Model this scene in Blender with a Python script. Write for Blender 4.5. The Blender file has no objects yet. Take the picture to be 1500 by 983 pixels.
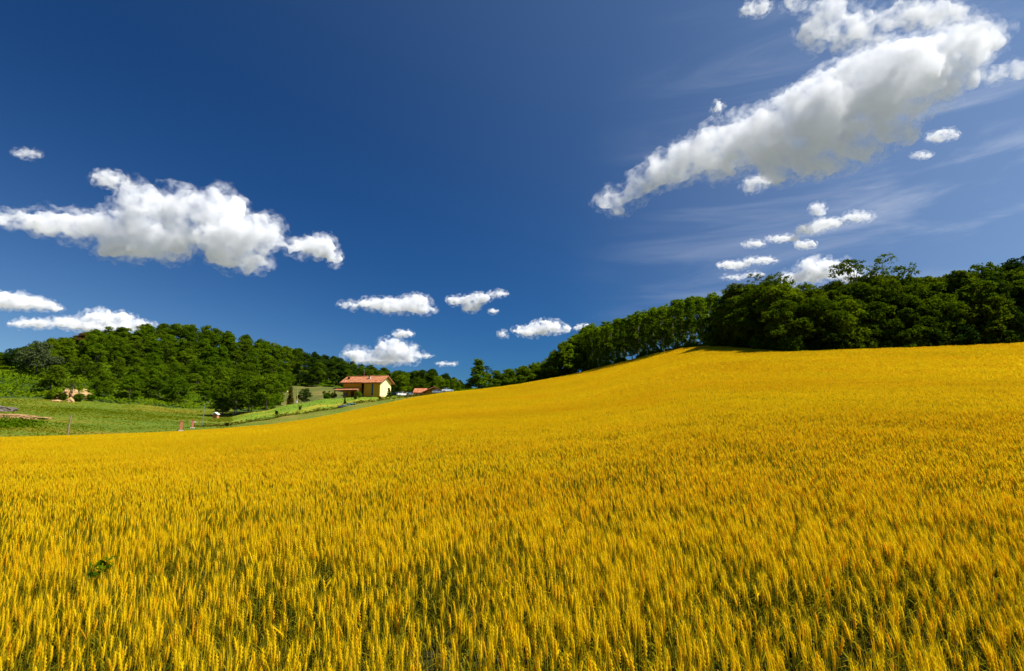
import bpy, bmesh, math, random
import numpy as np
from mathutils import Vector, Matrix

S = bpy.context.scene
COL = S.collection
PI = math.pi
R = math.radians

# ------------------------------------------------------------------ camera
F = 833.0                                   # focal length in photo pixels (1500 wide)
PITCH = math.atan((618 - 491.5) / F)        # the horizon lies below the middle of the frame
EYE = 1.78
cam_data = bpy.data.cameras.new('camera')
cam = bpy.data.objects.new('camera', cam_data)
COL.objects.link(cam)
cam_data.sensor_width = 36.0
cam_data.lens = 36.0 * F / 1500.0
cam_data.clip_start = 0.05
cam_data.clip_end = 80000.0
cam.location = (0, 0, EYE)
cam.rotation_euler = (PI / 2 + PITCH, 0, 0)
S.camera = cam

# ------------------------------------------------------------------ sky and sun
SUN_AZ, SUN_EL = R(102), R(54)               # azimuth clockwise from the view direction
world = bpy.data.worlds.new('World')
S.world = world
world.use_nodes = True
wt = world.node_tree
wt.nodes.clear()
w_out = wt.nodes.new('ShaderNodeOutputWorld')
w_bg = wt.nodes.new('ShaderNodeBackground')
w_sky = wt.nodes.new('ShaderNodeTexSky')
w_sky.sky_type = 'NISHITA'
w_sky.sun_disc = False
w_sky.sun_elevation = SUN_EL
w_sky.sun_rotation = SUN_AZ
w_sky.altitude = 400
w_sky.air_density = 1.0
w_sky.dust_density = 0.1
w_sky.ozone_density = 4.0
w_bg.inputs['Strength'].default_value = 0.1
# the photographer's polarising filter: it takes out the polarised skylight, strongest at right angles to the sun
w_geo = wt.nodes.new('ShaderNodeTexCoord')
w_dot = wt.nodes.new('ShaderNodeVectorMath'); w_dot.operation = 'DOT_PRODUCT'
w_dot.inputs[1].default_value = (math.sin(SUN_AZ)*math.cos(SUN_EL), math.cos(SUN_AZ)*math.cos(SUN_EL), math.sin(SUN_EL))
w_sq = wt.nodes.new('ShaderNodeMath'); w_sq.operation = 'POWER'; w_sq.inputs[1].default_value = 2
w_nu = wt.nodes.new('ShaderNodeMath'); w_nu.operation = 'SUBTRACT'; w_nu.inputs[0].default_value = 1
w_de = wt.nodes.new('ShaderNodeMath'); w_de.operation = 'ADD'; w_de.inputs[0].default_value = 1
w_po = wt.nodes.new('ShaderNodeMath'); w_po.operation = 'DIVIDE'
w_fl = wt.nodes.new('ShaderNodeMix'); w_fl.data_type = 'RGBA'
w_fl.inputs[6].default_value = (.70, .71, .69, 1); w_fl.inputs[7].default_value = (.70*.10, .71*.27, .69*.48, 1)
w_back = wt.nodes.new('ShaderNodeMix'); w_back.data_type = 'RGBA'; w_back.blend_type = 'MULTIPLY'; w_back.inputs[0].default_value = 1
wt.links.new(w_geo.outputs['Generated'], w_dot.inputs[0]); wt.links.new(w_dot.outputs['Value'], w_sq.inputs[0])
wt.links.new(w_sq.outputs[0], w_nu.inputs[1]); wt.links.new(w_sq.outputs[0], w_de.inputs[1])
wt.links.new(w_nu.outputs[0], w_po.inputs[0]); wt.links.new(w_de.outputs[0], w_po.inputs[1])
wt.links.new(w_po.outputs[0], w_fl.inputs[0]); wt.links.new(w_fl.outputs[2], w_back.inputs[7]); wt.links.new(w_sky.outputs[0], w_back.inputs[6])
# thin high cirrus streaks, low on the right of the sky
w_tc = wt.nodes.new('ShaderNodeTexCoord')
w_mp = wt.nodes.new('ShaderNodeMapping'); w_mp.inputs['Rotation'].default_value = (R(10), R(-28), R(-38)); w_mp.inputs['Scale'].default_value = (1.6, 3.0, 13.0)
w_ns = wt.nodes.new('ShaderNodeTexNoise'); w_ns.inputs['Scale'].default_value = 1.5; w_ns.inputs['Detail'].default_value = 7; w_ns.inputs['Roughness'].default_value = .58; w_ns.inputs['Distortion'].default_value = .5
w_mr = wt.nodes.new('ShaderNodeMapRange'); w_mr.interpolation_type = 'SMOOTHSTEP'
for i_, v_ in ((1, .45), (2, .80), (3, 0.0), (4, .42)): w_mr.inputs[i_].default_value = v_
w_dt = wt.nodes.new('ShaderNodeVectorMath'); w_dt.operation = 'DOT_PRODUCT'
w_dt.inputs[1].default_value = (math.sin(R(50))*math.cos(R(8)), math.cos(R(50))*math.cos(R(8)), math.sin(R(8)))
w_m2 = wt.nodes.new('ShaderNodeMapRange'); w_m2.interpolation_type = 'SMOOTHSTEP'
for i_, v_ in ((1, .70), (2, 1.0), (3, 0.0), (4, 1.0)): w_m2.inputs[i_].default_value = v_
w_mu = wt.nodes.new('ShaderNodeMath'); w_mu.operation = 'MULTIPLY'
w_mu2 = wt.nodes.new('ShaderNodeMath'); w_mu2.operation = 'MULTIPLY_ADD'; w_mu2.inputs[1].default_value = .09
w_ci = wt.nodes.new('ShaderNodeMix'); w_ci.data_type = 'RGBA'; w_ci.inputs[7].default_value = (3.6, 3.9, 4.5, 1)
wt.links.new(w_tc.outputs['Generated'], w_mp.inputs[0]); wt.links.new(w_mp.outputs[0], w_ns.inputs['Vector']); wt.links.new(w_ns.outputs[0], w_mr.inputs[0])
wt.links.new(w_tc.outputs['Generated'], w_dt.inputs[0]); wt.links.new(w_dt.outputs['Value'], w_m2.inputs[0])
wt.links.new(w_mr.outputs[0], w_mu.inputs[0]); wt.links.new(w_m2.outputs[0], w_mu.inputs[1])
wt.links.new(w_m2.outputs[0], w_mu2.inputs[0]); wt.links.new(w_mu.outputs[0], w_mu2.inputs[2])
wt.links.new(w_mu2.outputs[0], w_ci.inputs[0]); wt.links.new(w_back.outputs[2], w_ci.inputs[6])
wt.links.new(w_ci.outputs[2], w_bg.inputs['Color'])
wt.links.new(w_bg.outputs[0], w_out.inputs['Surface'])

sun_data = bpy.data.lights.new('sun', 'SUN')
sun_data.energy = 5.0
sun_data.angle = R(0.5)
sun_data.color = (1.0, 0.955, 0.89)
sun = bpy.data.objects.new('sun', sun_data)
COL.objects.link(sun)
sun_dir = Vector((math.sin(SUN_AZ) * math.cos(SUN_EL), math.cos(SUN_AZ) * math.cos(SUN_EL), math.sin(SUN_EL)))
sun.rotation_euler = sun_dir.to_track_quat('Z', 'Y').to_euler()
sun.location = sun_dir * 300

S.view_settings.view_transform = 'Standard'
S.view_settings.look = 'None'
S.view_settings.gamma = 1.0
S.view_settings.exposure = 0.95
S.cycles.max_bounces = 40
S.cycles.diffuse_bounces = 3
S.cycles.transmission_bounces = 3
S.cycles.volume_bounces = 40
S.cycles.transparent_max_bounces = 12

# ------------------------------------------------------------------ helpers
def ray(px, py):
    x = (px - 750) / F
    y = (491.5 - py) / F
    return Vector((x, math.cos(PITCH) - y * math.sin(PITCH), math.sin(PITCH) + y * math.cos(PITCH)))

def az_of(px, py=590):
    d = ray(px, py)
    return math.atan2(d.x, d.y)

def tan_el(px, py):
    d = ray(px, py)
    return d.z / math.hypot(d.x, d.y)

def xy_at(px, r, py=590):
    a = az_of(px, py)
    return r * math.sin(a), r * math.cos(a)

def scale_at(px, r):                        # photo pixels per metre
    return F / (r * math.cos(az_of(px)))

def tag(o, label=None, cat=None, group=None, kind=None):
    if label: o['label'] = label
    if cat: o['category'] = cat
    if group: o['group'] = group
    if kind: o['kind'] = kind
    return o

def empty(name, loc=(0, 0, 0), rz=0.0):
    o = bpy.data.objects.new(name, None)
    COL.objects.link(o)
    o.location = loc
    o.rotation_euler = (0, 0, rz)
    o.empty_display_size = 0.3
    return o

def link(name, me, mat=None, parent=None):
    o = bpy.data.objects.new(name, me)
    COL.objects.link(o)
    if mat is not None and len(me.materials) == 0: me.materials.append(mat)
    if parent is not None: o.parent = parent
    return o

def mesh_np(name, verts, faces_n, loops, attrs=None, smooth=False):
    """verts (n,3); faces_n loop count per face; loops vertex indices."""
    me = bpy.data.meshes.new(name)
    me.vertices.add(len(verts))
    me.vertices.foreach_set('co', np.asarray(verts, np.float32).ravel())
    me.loops.add(len(loops))
    me.loops.foreach_set('vertex_index', np.asarray(loops, np.int32))
    starts = np.zeros(len(faces_n), np.int32)
    starts[1:] = np.cumsum(faces_n)[:-1]
    me.polygons.add(len(faces_n))
    me.polygons.foreach_set('loop_start', starts)
    if smooth: me.polygons.foreach_set('use_smooth', np.ones(len(faces_n), bool))
    for k, v in (attrs or {}).items():
        a = me.attributes.new(k, 'FLOAT', 'POINT')
        a.data.foreach_set('value', np.asarray(v, np.float32))
    me.update(calc_edges=True)
    return me

class MB:
    """collects shapes into one bmesh"""
    def __init__(self): self.bm = bmesh.new()
    def box(self, x0, x1, y0, y1, z0, z1, M=None):
        c = [self.bm.verts.new(v) for v in ((x0,y0,z0),(x1,y0,z0),(x1,y1,z0),(x0,y1,z0),(x0,y0,z1),(x1,y0,z1),(x1,y1,z1),(x0,y1,z1))]
        for f in ((0,3,2,1),(4,5,6,7),(0,1,5,4),(1,2,6,5),(2,3,7,6),(3,0,4,7)): self.bm.faces.new([c[i] for i in f])
        if M is not None:
            for v in c: v.co = M @ v.co
        return self
    def prism(self, pts, axis, a0, a1):
        """polygon pts in the two other axes, extruded along axis from a0 to a1"""
        def put(p, a):
            v = [0, 0, 0]; o = [i for i in range(3) if i != axis]
            v[o[0]], v[o[1]], v[axis] = p[0], p[1], a
            return self.bm.verts.new(v)
        A = [put(p, a0) for p in pts]; B = [put(p, a1) for p in pts]
        self.bm.faces.new(A); self.bm.faces.new(B[::-1])
        n = len(pts)
        for i in range(n): self.bm.faces.new((A[i], B[i], B[(i+1) % n], A[(i+1) % n]))
        return self
    def tube(self, pts, rad, n=8):
        rings = []
        for i, p in enumerate(pts):
            p = Vector(p)
            d = (Vector(pts[min(i+1, len(pts)-1)]) - Vector(pts[max(i-1, 0)])).normalized()
            a = d.orthogonal().normalized(); b = d.cross(a)
            r = rad[i] if hasattr(rad, '__len__') else rad
            rings.append([self.bm.verts.new(p + (a*math.cos(2*PI*k/n) + b*math.sin(2*PI*k/n))*r) for k in range(n)])
        for A, B in zip(rings, rings[1:]):
            for k in range(n): self.bm.faces.new((A[k], A[(k+1) % n], B[(k+1) % n], B[k]))
        self.bm.faces.new(rings[0][::-1]); self.bm.faces.new(rings[-1])
        return self
    def ball(self, c, r, sub=2):
        rr = r if hasattr(r, '__len__') else (r, r, r)
        bmesh.ops.create_icosphere(self.bm, subdivisions=sub, radius=1, matrix=Matrix.Translation(c) @ Matrix.Diagonal((*rr, 1)))
        return self
    def build(self, name, mat, parent=None, bevel=0, smooth=False):
        if bevel: bmesh.ops.bevel(self.bm, geom=list(self.bm.edges), offset=bevel, segments=2, affect='EDGES')
        bmesh.ops.recalc_face_normals(self.bm, faces=list(self.bm.faces))
        me = bpy.data.meshes.new(name); self.bm.to_mesh(me); self.bm.free()
        if smooth:
            for p in me.polygons: p.use_smooth = True
        return link(name, me, mat, parent)

# value noise in numpy, for terrain, crops and clouds of leaves
_NR = np.random.default_rng(5).random((256, 256)).astype(np.float32)
def vnoise(x, y, sc):
    x = np.asarray(x, np.float64) / sc + 1000; y = np.asarray(y, np.float64) / sc + 1000
    xi, yi = np.floor(x).astype(int), np.floor(y).astype(int)
    fx, fy = x - xi, y - yi
    fx, fy = fx*fx*(3-2*fx), fy*fy*(3-2*fy)
    g = lambda i, j: _NR[i & 255, j & 255]
    return (g(xi, yi)*(1-fx)+g(xi+1, yi)*fx)*(1-fy) + (g(xi, yi+1)*(1-fx)+g(xi+1, yi+1)*fx)*fy

# ------------------------------------------------------------------ materials
def mat_new(name):
    m = bpy.data.materials.new(name); m.use_nodes = True
    n = m.node_tree; n.nodes.clear()
    return m, n, n.nodes.new('ShaderNodeOutputMaterial')

def N(n, typ, **kw):
    x = n.nodes.new(typ)
    for k, v in kw.items():
        if k.startswith('i_'):
            key = k[2:]
            x.inputs[int(key) if key.isdigit() else key].default_value = v
        else: setattr(x, k, v)
    return x

def ramp(n, stops):
    r = n.nodes.new('ShaderNodeValToRGB')
    e = r.color_ramp.elements
    while len(e) > 1: e.remove(e[-1])
    e[0].position, e[0].color = stops[0][0], (*stops[0][1], 1)
    for p, c in stops[1:]:
        q = e.new(p); q.color = (*c, 1)
    return r

def foliage(name, stops, trans=0.35):
    """leaf colour: from plant to plant (object random) and from leaf to leaf (tint)"""
    m, n, out = mat_new(name)
    oi = N(n, 'ShaderNodeObjectInfo')
    at = N(n, 'ShaderNodeAttribute', attribute_name='tint')
    a = N(n, 'ShaderNodeMath', operation='MULTIPLY_ADD', i_1=0.5)
    b = N(n, 'ShaderNodeMath', operation='MULTIPLY', i_1=0.5)
    n.links.new(oi.outputs['Random'], b.inputs[0])
    n.links.new(at.outputs['Fac'], a.inputs[0]); n.links.new(b.outputs[0], a.inputs[2])
    cr = ramp(n, stops); n.links.new(a.outputs[0], cr.inputs[0])
    d = N(n, 'ShaderNodeBsdfDiffuse'); t = N(n, 'ShaderNodeBsdfTranslucent')
    hs = N(n, 'ShaderNodeHueSaturation', i_Hue=0.485, i_Saturation=1.1, i_Value=1.15)
    n.links.new(cr.outputs[0], hs.inputs['Color'])
    n.links.new(cr.outputs[0], d.inputs[0]); n.links.new(hs.outputs[0], t.inputs[0])
    mx = N(n, 'ShaderNodeMixShader', i_0=trans)
    n.links.new(d.outputs[0], mx.inputs[1]); n.links.new(t.outputs[0], mx.inputs[2])
    n.links.new(mx.outputs[0], out.inputs['Surface'])
    return m

def noisy(name, stops, scale, detail=4, rough=0.85, bump=0.0, stretch=(1, 1, 1), spec=0.2, coords='Object', bscale=None):
    m, n, out = mat_new(name)
    tc = N(n, 'ShaderNodeTexCoord'); mp = N(n, 'ShaderNodeMapping'); mp.inputs['Scale'].default_value = stretch
    n.links.new(tc.outputs[coords], mp.inputs[0])
    ns = N(n, 'ShaderNodeTexNoise', i_Scale=scale, i_Detail=detail, i_Roughness=0.6)
    n.links.new(mp.outputs[0], ns.inputs['Vector'])
    cr = ramp(n, stops); n.links.new(ns.outputs[0], cr.inputs[0])
    p = N(n, 'ShaderNodeBsdfPrincipled', i_Roughness=rough); p.inputs['Specular IOR Level'].default_value = spec
    n.links.new(cr.outputs[0], p.inputs['Base Color'])
    if bump:
        n2 = N(n, 'ShaderNodeTexNoise', i_Scale=bscale or scale*3, i_Detail=4)
        n.links.new(mp.outputs[0], n2.inputs['Vector'])
        b = N(n, 'ShaderNodeBump', i_Strength=0.8, i_Distance=bump)
        n.links.new(n2.outputs[0], b.inputs['Height']); n.links.new(b.outputs[0], p.inputs['Normal'])
    n.links.new(p.outputs[0], out.inputs['Surface'])
    return m

def plain(name, col, rough=0.6, metal=0.0, spec=0.4, var=0.12, sc=3.0):
    lo = tuple(c*(1-var) for c in col); hi = tuple(min(1, c*(1+var)) for c in col)
    m = noisy(name, [(0.3, lo), (0.7, hi)], sc, rough=rough, spec=spec)
    for x in m.node_tree.nodes:
        if x.type == 'BSDF_PRINCIPLED': x.inputs['Metallic'].default_value = metal
    return m

LEAF_BROAD = foliage('broadleaf leaves', [(0.0, (0.026, 0.056, 0.002)), (0.35, (0.058, 0.106, 0.003)), (0.7, (0.100, 0.155, 0.004)), (1.0, (0.15, 0.19, 0.008))])
LEAF_WOOD = foliage('wood leaves', [(0.0, (0.020, 0.042, 0.002)), (0.4, (0.048, 0.085, 0.003)), (0.75, (0.078, 0.120, 0.004)), (1.0, (0.12, 0.16, 0.006))])
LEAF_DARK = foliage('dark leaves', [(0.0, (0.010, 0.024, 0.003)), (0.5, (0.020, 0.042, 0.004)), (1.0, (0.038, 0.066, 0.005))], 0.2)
LEAF_POPLAR = foliage('poplar leaves', [(0.0, (0.045, 0.090, 0.003)), (0.5, (0.092, 0.160, 0.004)), (1.0, (0.14, 0.205, 0.008))], 0.5)
LEAF_BRIGHT = foliage('bright scrub leaves', [(0.0, (0.035, 0.080, 0.002)), (0.5, (0.075, 0.135, 0.003)), (1.0, (0.14, 0.19, 0.006))], 0.4)
LEAF_SILVER = foliage('silvery leaves', [(0.0, (0.04, 0.06, 0.02)), (1.0, (0.11, 0.135, 0.05))], 0.25)
LEAF_RUST = foliage('russet leaves', [(0.0, (0.05, 0.05, 0.008)), (0.6, (0.10, 0.07, 0.012)), (1.0, (0.20, 0.10, 0.02))], 0.25)
LEAF_HEDGE = foliage('hedge leaves', [(0.0, (0.03, 0.045, 0.004)), (0.5, (0.09, 0.085, 0.008)), (1.0, (0.26, 0.11, 0.02))], 0.25)
BARK = noisy('grey brown bark', [(0.3, (0.07, 0.055, 0.04)), (0.7, (0.16, 0.13, 0.10))], 3, stretch=(4, 4, 0.6), bump=0.03)
BARK_PALE = noisy('pale poplar bark', [(0.3, (0.20, 0.18, 0.14)), (0.7, (0.42, 0.39, 0.31))], 2, stretch=(3, 3, 1), bump=0.02)

M_SOIL = noisy('field soil', [(0.3, (0.014, 0.016, 0.004)), (0.7, (0.040, 0.034, 0.008))], 1.5, bump=0.05)
M_MEADOW = noisy('meadow grass', [(0.30, (0.055, 0.100, 0.003)), (0.47, (0.090, 0.130, 0.004)), (0.58, (0.125, 0.130, 0.005)), (0.72, (0.21, 0.140, 0.012))], 0.06, detail=10, bump=0.5, bscale=1.6, stretch=(.5, 1.6, 1))
M_LAWN = noisy('lawn grass', [(0.3, (0.085, 0.155, 0.005)), (0.52, (0.125, 0.190, 0.006)), (0.66, (0.28, 0.23, 0.014))], 0.07, detail=5, bump=0.12, bscale=2)
M_BANK = noisy('rough bank grass', [(0.3, (0.06, 0.110, 0.004)), (0.5, (0.11, 0.125, 0.006)), (0.7, (0.23, 0.14, 0.03))], 0.11, detail=6, bump=0.3, bscale=1.4)
M_HILL = noisy('hillside undergrowth', [(0.3, (0.020, 0.045, 0.004)), (0.7, (0.06, 0.10, 0.008))], 0.12, detail=6, bump=0.6, bscale=0.6)
M_PLAIN = noisy('patchwork of far fields', [(0.35, (0.10, 0.12, 0.06)), (0.5, (0.17, 0.17, 0.12)), (0.65, (0.24, 0.22, 0.19))], 0.004, detail=3)
M_CLEAR = noisy('hillside clearing', [(0.3, (0.04, 0.07, 0.008)), (0.55, (0.10, 0.10, 0.015)), (0.75, (0.22, 0.15, 0.05))], 0.09, detail=6, bump=0.4, bscale=0.8)

# ------------------------------------------------------------------ terrain
H_WHEAT = 0.76
# photo column, distance of the field's far edge, height in the photo of the wheat's edge
EDGE = [(-300,122,641), (-120,122,641), (0,124,640.5), (120,126,637.5), (250,130,632.5), (330,134,627.5), (400,140,621.5), (460,149,612.5), (520,160,600.5),
        (560,167,591.5), (600,175,583), (650,187,574.5), (700,197,570), (760,207,562.5), (830,212,549.5), (900,190,532), (960,168,516.5),
        (1000,152,508.5), (1030,140,505), (1080,126,508),(1150,108,514),(1250,112,511),(1350,118,507),(1500,131,501),(1650,146,495),(1900,170,483)]
e_az = np.array([az_of(p, y) for p, _, y in EDGE]); e_D = np.array([d for _, d, _ in EDGE], float)
e_z = np.array([EYE + d * tan_el(p, y) - H_WHEAT for p, d, y in EDGE])
# beyond the field: photo column -> (distance, height in the photo of the ground there)
FAR = {
 -300: [(140,645),(165,625),(205,606),(228,598),(250,588),(290,552),(330,546),(370,540),(420,545)],
 -80: [(137,644),(165,624),(205,603),(228,596),(250,586),(290,552),(330,540),(370,532),(420,536)],
 0:   [(137,643),(165,622),(205,602),(228,595),(250,583),(290,549),(330,533),(370,524),(420,530)],
 100: [(138,640),(165,622),(205,603),(230,597),(252,584),(290,550),(330,522),(370,501),(420,508)],
 200: [(142,634),(165,623),(205,608),(238,600),(262,582),(300,548),(340,515),(375,489),(420,500)],
 260: [(142,632),(165,623),(205,610),(242,602),(266,584),(300,552),(340,516),(378,487),(420,498)],
 330: [(146,629),(165,623),(205,613),(238,605),(262,590),(300,558),(340,524),(380,501),(425,512)],
 380: [(152,622),(168,615),(190,606),(205,603),(240,603),(300,566),(340,540),(380,515),(425,524)],
 430: [(158,614),(172,606),(195,596),(204,592),(240,597),(290,570),(340,547),(390,526),(430,534)],
 480: [(163,606),(176,600),(195,589),(206,584),(240,586),(290,566),(340,550),(400,535),(440,542)],
 530: [(172,596),(182,590),(196,584),(205,581.5),(240,583),(300,568),(350,558),(410,547),(450,553)],
 590: [(184,585),(194,582),(204,580.5),(215,580.5),(240,581),(300,572),(360,564),(420,556),(460,560)],
 640: [(197,577.5),(206,580),(215,581),(240,580),(300,574),(360,569),(420,564),(460,567)],
 700: [(207,570.5),(216,572),(240,573),(300,573),(360,572),(420,571),(470,573)],
 830: [(222,552),(240,555),(300,562),(420,568)],
 960: [(178,518),(200,524),(260,536),(420,552)],
 1040:[(150,506),(170,509),(240,520),(420,545)],
 1150:[(118,512),(140,512),(200,520),(420,545)],
 1300:[(126,508.5),(150,508),(200,514),(420,545)],
 1500:[(140,500),(160,499),(210,508),(420,540)],
 1900:[(180,482),(200,481),(250,490),(420,540)],
}
for p_ in list(FAR):
    if p_ <= 590: FAR[p_] = [(r_, y_ + (12 if r_ >= 335 else 7 if r_ >= 285 else 0)) for r_, y_ in FAR[p_]]
RG = np.concatenate([np.linspace(0, 30, 31)[1:], np.linspace(30, 130, 101)[1:], np.linspace(130, 300, 103)[1:], np.linspace(300, 480, 61)[1:], np.geomspace(480, 9000, 40)[1:]])
far_px = sorted(FAR)
far_az = np.array([az_of(p) for p in far_px])
AZ_G = np.radians(np.linspace(-66, 62, 385))

def field_D(az): return np.interp(az, e_az, e_D)
def edge_z(az): return np.interp(az, e_az, e_z)

def pchip(x, y, q):
    x = np.asarray(x, float); y = np.asarray(y, float)
    h = np.diff(x); d = np.diff(y) / h
    m = np.zeros_like(y); m[0], m[-1] = d[0], d[-1]
    for i in range(1, len(x)-1):
        if d[i-1]*d[i] > 0:
            w1, w2 = 2*h[i]+h[i-1], h[i]+2*h[i-1]
            m[i] = (w1+w2)/(w1/d[i-1]+w2/d[i])
    i = np.clip(np.searchsorted(x, q)-1, 0, len(h)-1)
    t = (q-x[i])/h[i]
    return (2*t**3-3*t*t+1)*y[i]+(t**3-2*t*t+t)*h[i]*m[i]+(-2*t**3+3*t*t)*y[i+1]+(t**3-t*t)*h[i]*m[i+1]

TT = np.concatenate([[0.0], np.linspace(0, 1, 60)[1:]])
# heights beyond the field for every control column, at set distances (last: far plain)
far_prof = []
for p in far_px:
    rs = [r for r, _ in FAR[p]]; zs = [EYE + r*tan_el(p, y) for r, y in FAR[p]]
    rs += [700, 2500, 9000]; zs += [zs[-1]-22, -10, -30]
    a = az_of(p); D = float(field_D(a)); ze = float(edge_z(a))
    rr = [D, D+3] + [r for r in rs if r > D+7]; zz = [ze, ze - 0.25] + [z for r, z in zip(rs, zs) if r > D+7]
    far_prof.append((rr, zz, D))
ZG = np.zeros((len(AZ_G), len(RG)))
# normalise the distance beyond the edge so columns blend without steps
s_grid = RG[None, :]
for i, a in enumerate(AZ_G):
    D = float(field_D(a)); ze = float(edge_z(a))
    k = int(np.clip(np.searchsorted(far_az, a)-1, 0, len(far_az)-2))
    w = float(np.clip((a-far_az[k])/(far_az[k+1]-far_az[k]), 0, 1)); w = w*w*(3-2*w)
    zs = []
    for kk in (k, k+1):
        rr, zz, Dk = far_prof[kk]
        # the column's own profile, with the first stretch moved to this azimuth's edge
        q = np.where(RG < 205, np.interp(RG, [0, D, 205], [0, Dk, 205]) if D < 204 else RG, RG)
        zk = pchip(rr, zz, np.clip(q, rr[0], rr[-1]))
        zs.append(zk)
    zf = zs[0]*(1-w) + zs[1]*w
    off = ze - np.interp(D, RG, zf)
    zf = zf + off*np.clip(1-(RG-D)/25.0, 0, 1)
    t = np.clip(RG/D, 0, 1)
    zi = ze * t**1.42
    ZG[i] = np.where(RG <= D, zi, zf)
# smooth across azimuth
for _ in range(3):
    ZG[1:-1] = 0.25*ZG[:-2]+0.5*ZG[1:-1]+0.25*ZG[2:]

def ground(x, y):
    x = np.asarray(x, float); y = np.asarray(y, float)
    r = np.hypot(x, y); a = np.arctan2(x, y)
    fi = np.clip((a-AZ_G[0])/(AZ_G[1]-AZ_G[0]), 0, len(AZ_G)-1.001)
    i = fi.astype(int); fa = fi-i
    Rz = np.concatenate([[0.0], RG])
    j = np.clip(np.searchsorted(Rz, r)-1, 0, len(Rz)-2)
    fr = np.clip((r-Rz[j])/(Rz[j+1]-Rz[j]), 0, 1)
    Z = np.concatenate([np.zeros((len(AZ_G), 1)), ZG], 1)
    return (Z[i, j]*(1-fr)+Z[i, j+1]*fr)*(1-fa)+(Z[i+1, j]*(1-fr)+Z[i+1, j+1]*fr)*fa

def gz(x, y): return float(ground(x, y))

def place(px, r, dz=0.0):
    x, y = xy_at(px, r)
    return Vector((x, y, gz(x, y)+dz))

# the sheet: fine polar grid in front, a coarse fan behind the camera that levels out
az_all = np.concatenate([np.radians(np.linspace(-180, -70, 23)), AZ_G, np.radians(np.linspace(66, 180, 24))])
rows = []
for a in az_all:
    if AZ_G[0] <= a <= AZ_G[-1]: rows.append(ZG[int(round((a-AZ_G[0])/(AZ_G[1]-AZ_G[0])))])
    else:
        edge = ZG[0] if a < 0 else ZG[-1]
        d = (AZ_G[0]-a) if a < 0 else (a-AZ_G[-1])
        w = max(0.0, 1-d/R(50)); w = w*w*(3-2*w)
        rows.append(edge*w)
ZA = np.array(rows)
XA = np.sin(az_all)[:, None]*RG[None]; YA = np.cos(az_all)[:, None]*RG[None]
nA, nR = ZA.shape
V = np.concatenate([[[0, 0, 0]], np.stack([XA, YA, ZA], -1).reshape(-1, 3)])
regions = {'plain': [], 'field': [], 'meadow': [], 'bank': [], 'lawn': [], 'clearing': [], 'hill': []}
px_of = lambda a: 750 + F*math.tan(a)/1.0
for i in range(nA-1):
    a = 0.5*(az_all[i]+az_all[i+1])
    p = 750 + F*math.cos(0.03)*math.tan(np.clip(a, -1.2, 1.2))
    D = float(field_D(a))
    regions['field'].append((0, 1+(i+1)*nR, 1+i*nR))
    for j in range(nR-1):
        r = 0.5*(RG[j]+RG[j+1])
        if r < D+1.0: k = 'field'
        elif r > 560: k = 'plain'
        elif p > 720: k = 'hill' if r > D+8 else 'bank'
        elif p < 345: k = 'meadow' if r < 250 else 'hill'
        else:
            hedge = np.interp(p, [345, 400, 460, 520, 560, 600, 640], [160, 165, 171, 180, 186, 194, 204])
            if r < hedge: k = 'bank'
            elif r < 236: k = 'lawn'
            elif 405 < p < 505 and r < 322: k = 'clearing'
            else: k = 'hill'
        q = 1+i*nR+j
        regions[k].append((q, q+nR, q+nR+1, q+1))
for k, m in (('plain', M_PLAIN), ('field', M_SOIL), ('meadow', M_MEADOW), ('bank', M_BANK), ('lawn', M_LAWN), ('clearing', M_CLEAR), ('hill', M_HILL)):
    fs = regions[k]
    idx = np.unique(np.concatenate([np.array(f) for f in fs]))
    remap = np.zeros(len(V), int); remap[idx] = np.arange(len(idx))
    me = mesh_np(k, V[idx], np.array([len(f) for f in fs]), np.concatenate([remap[list(f)] for f in fs]), smooth=True)
    o = link(k, me, m)
    tag(o, kind='structure')

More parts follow.
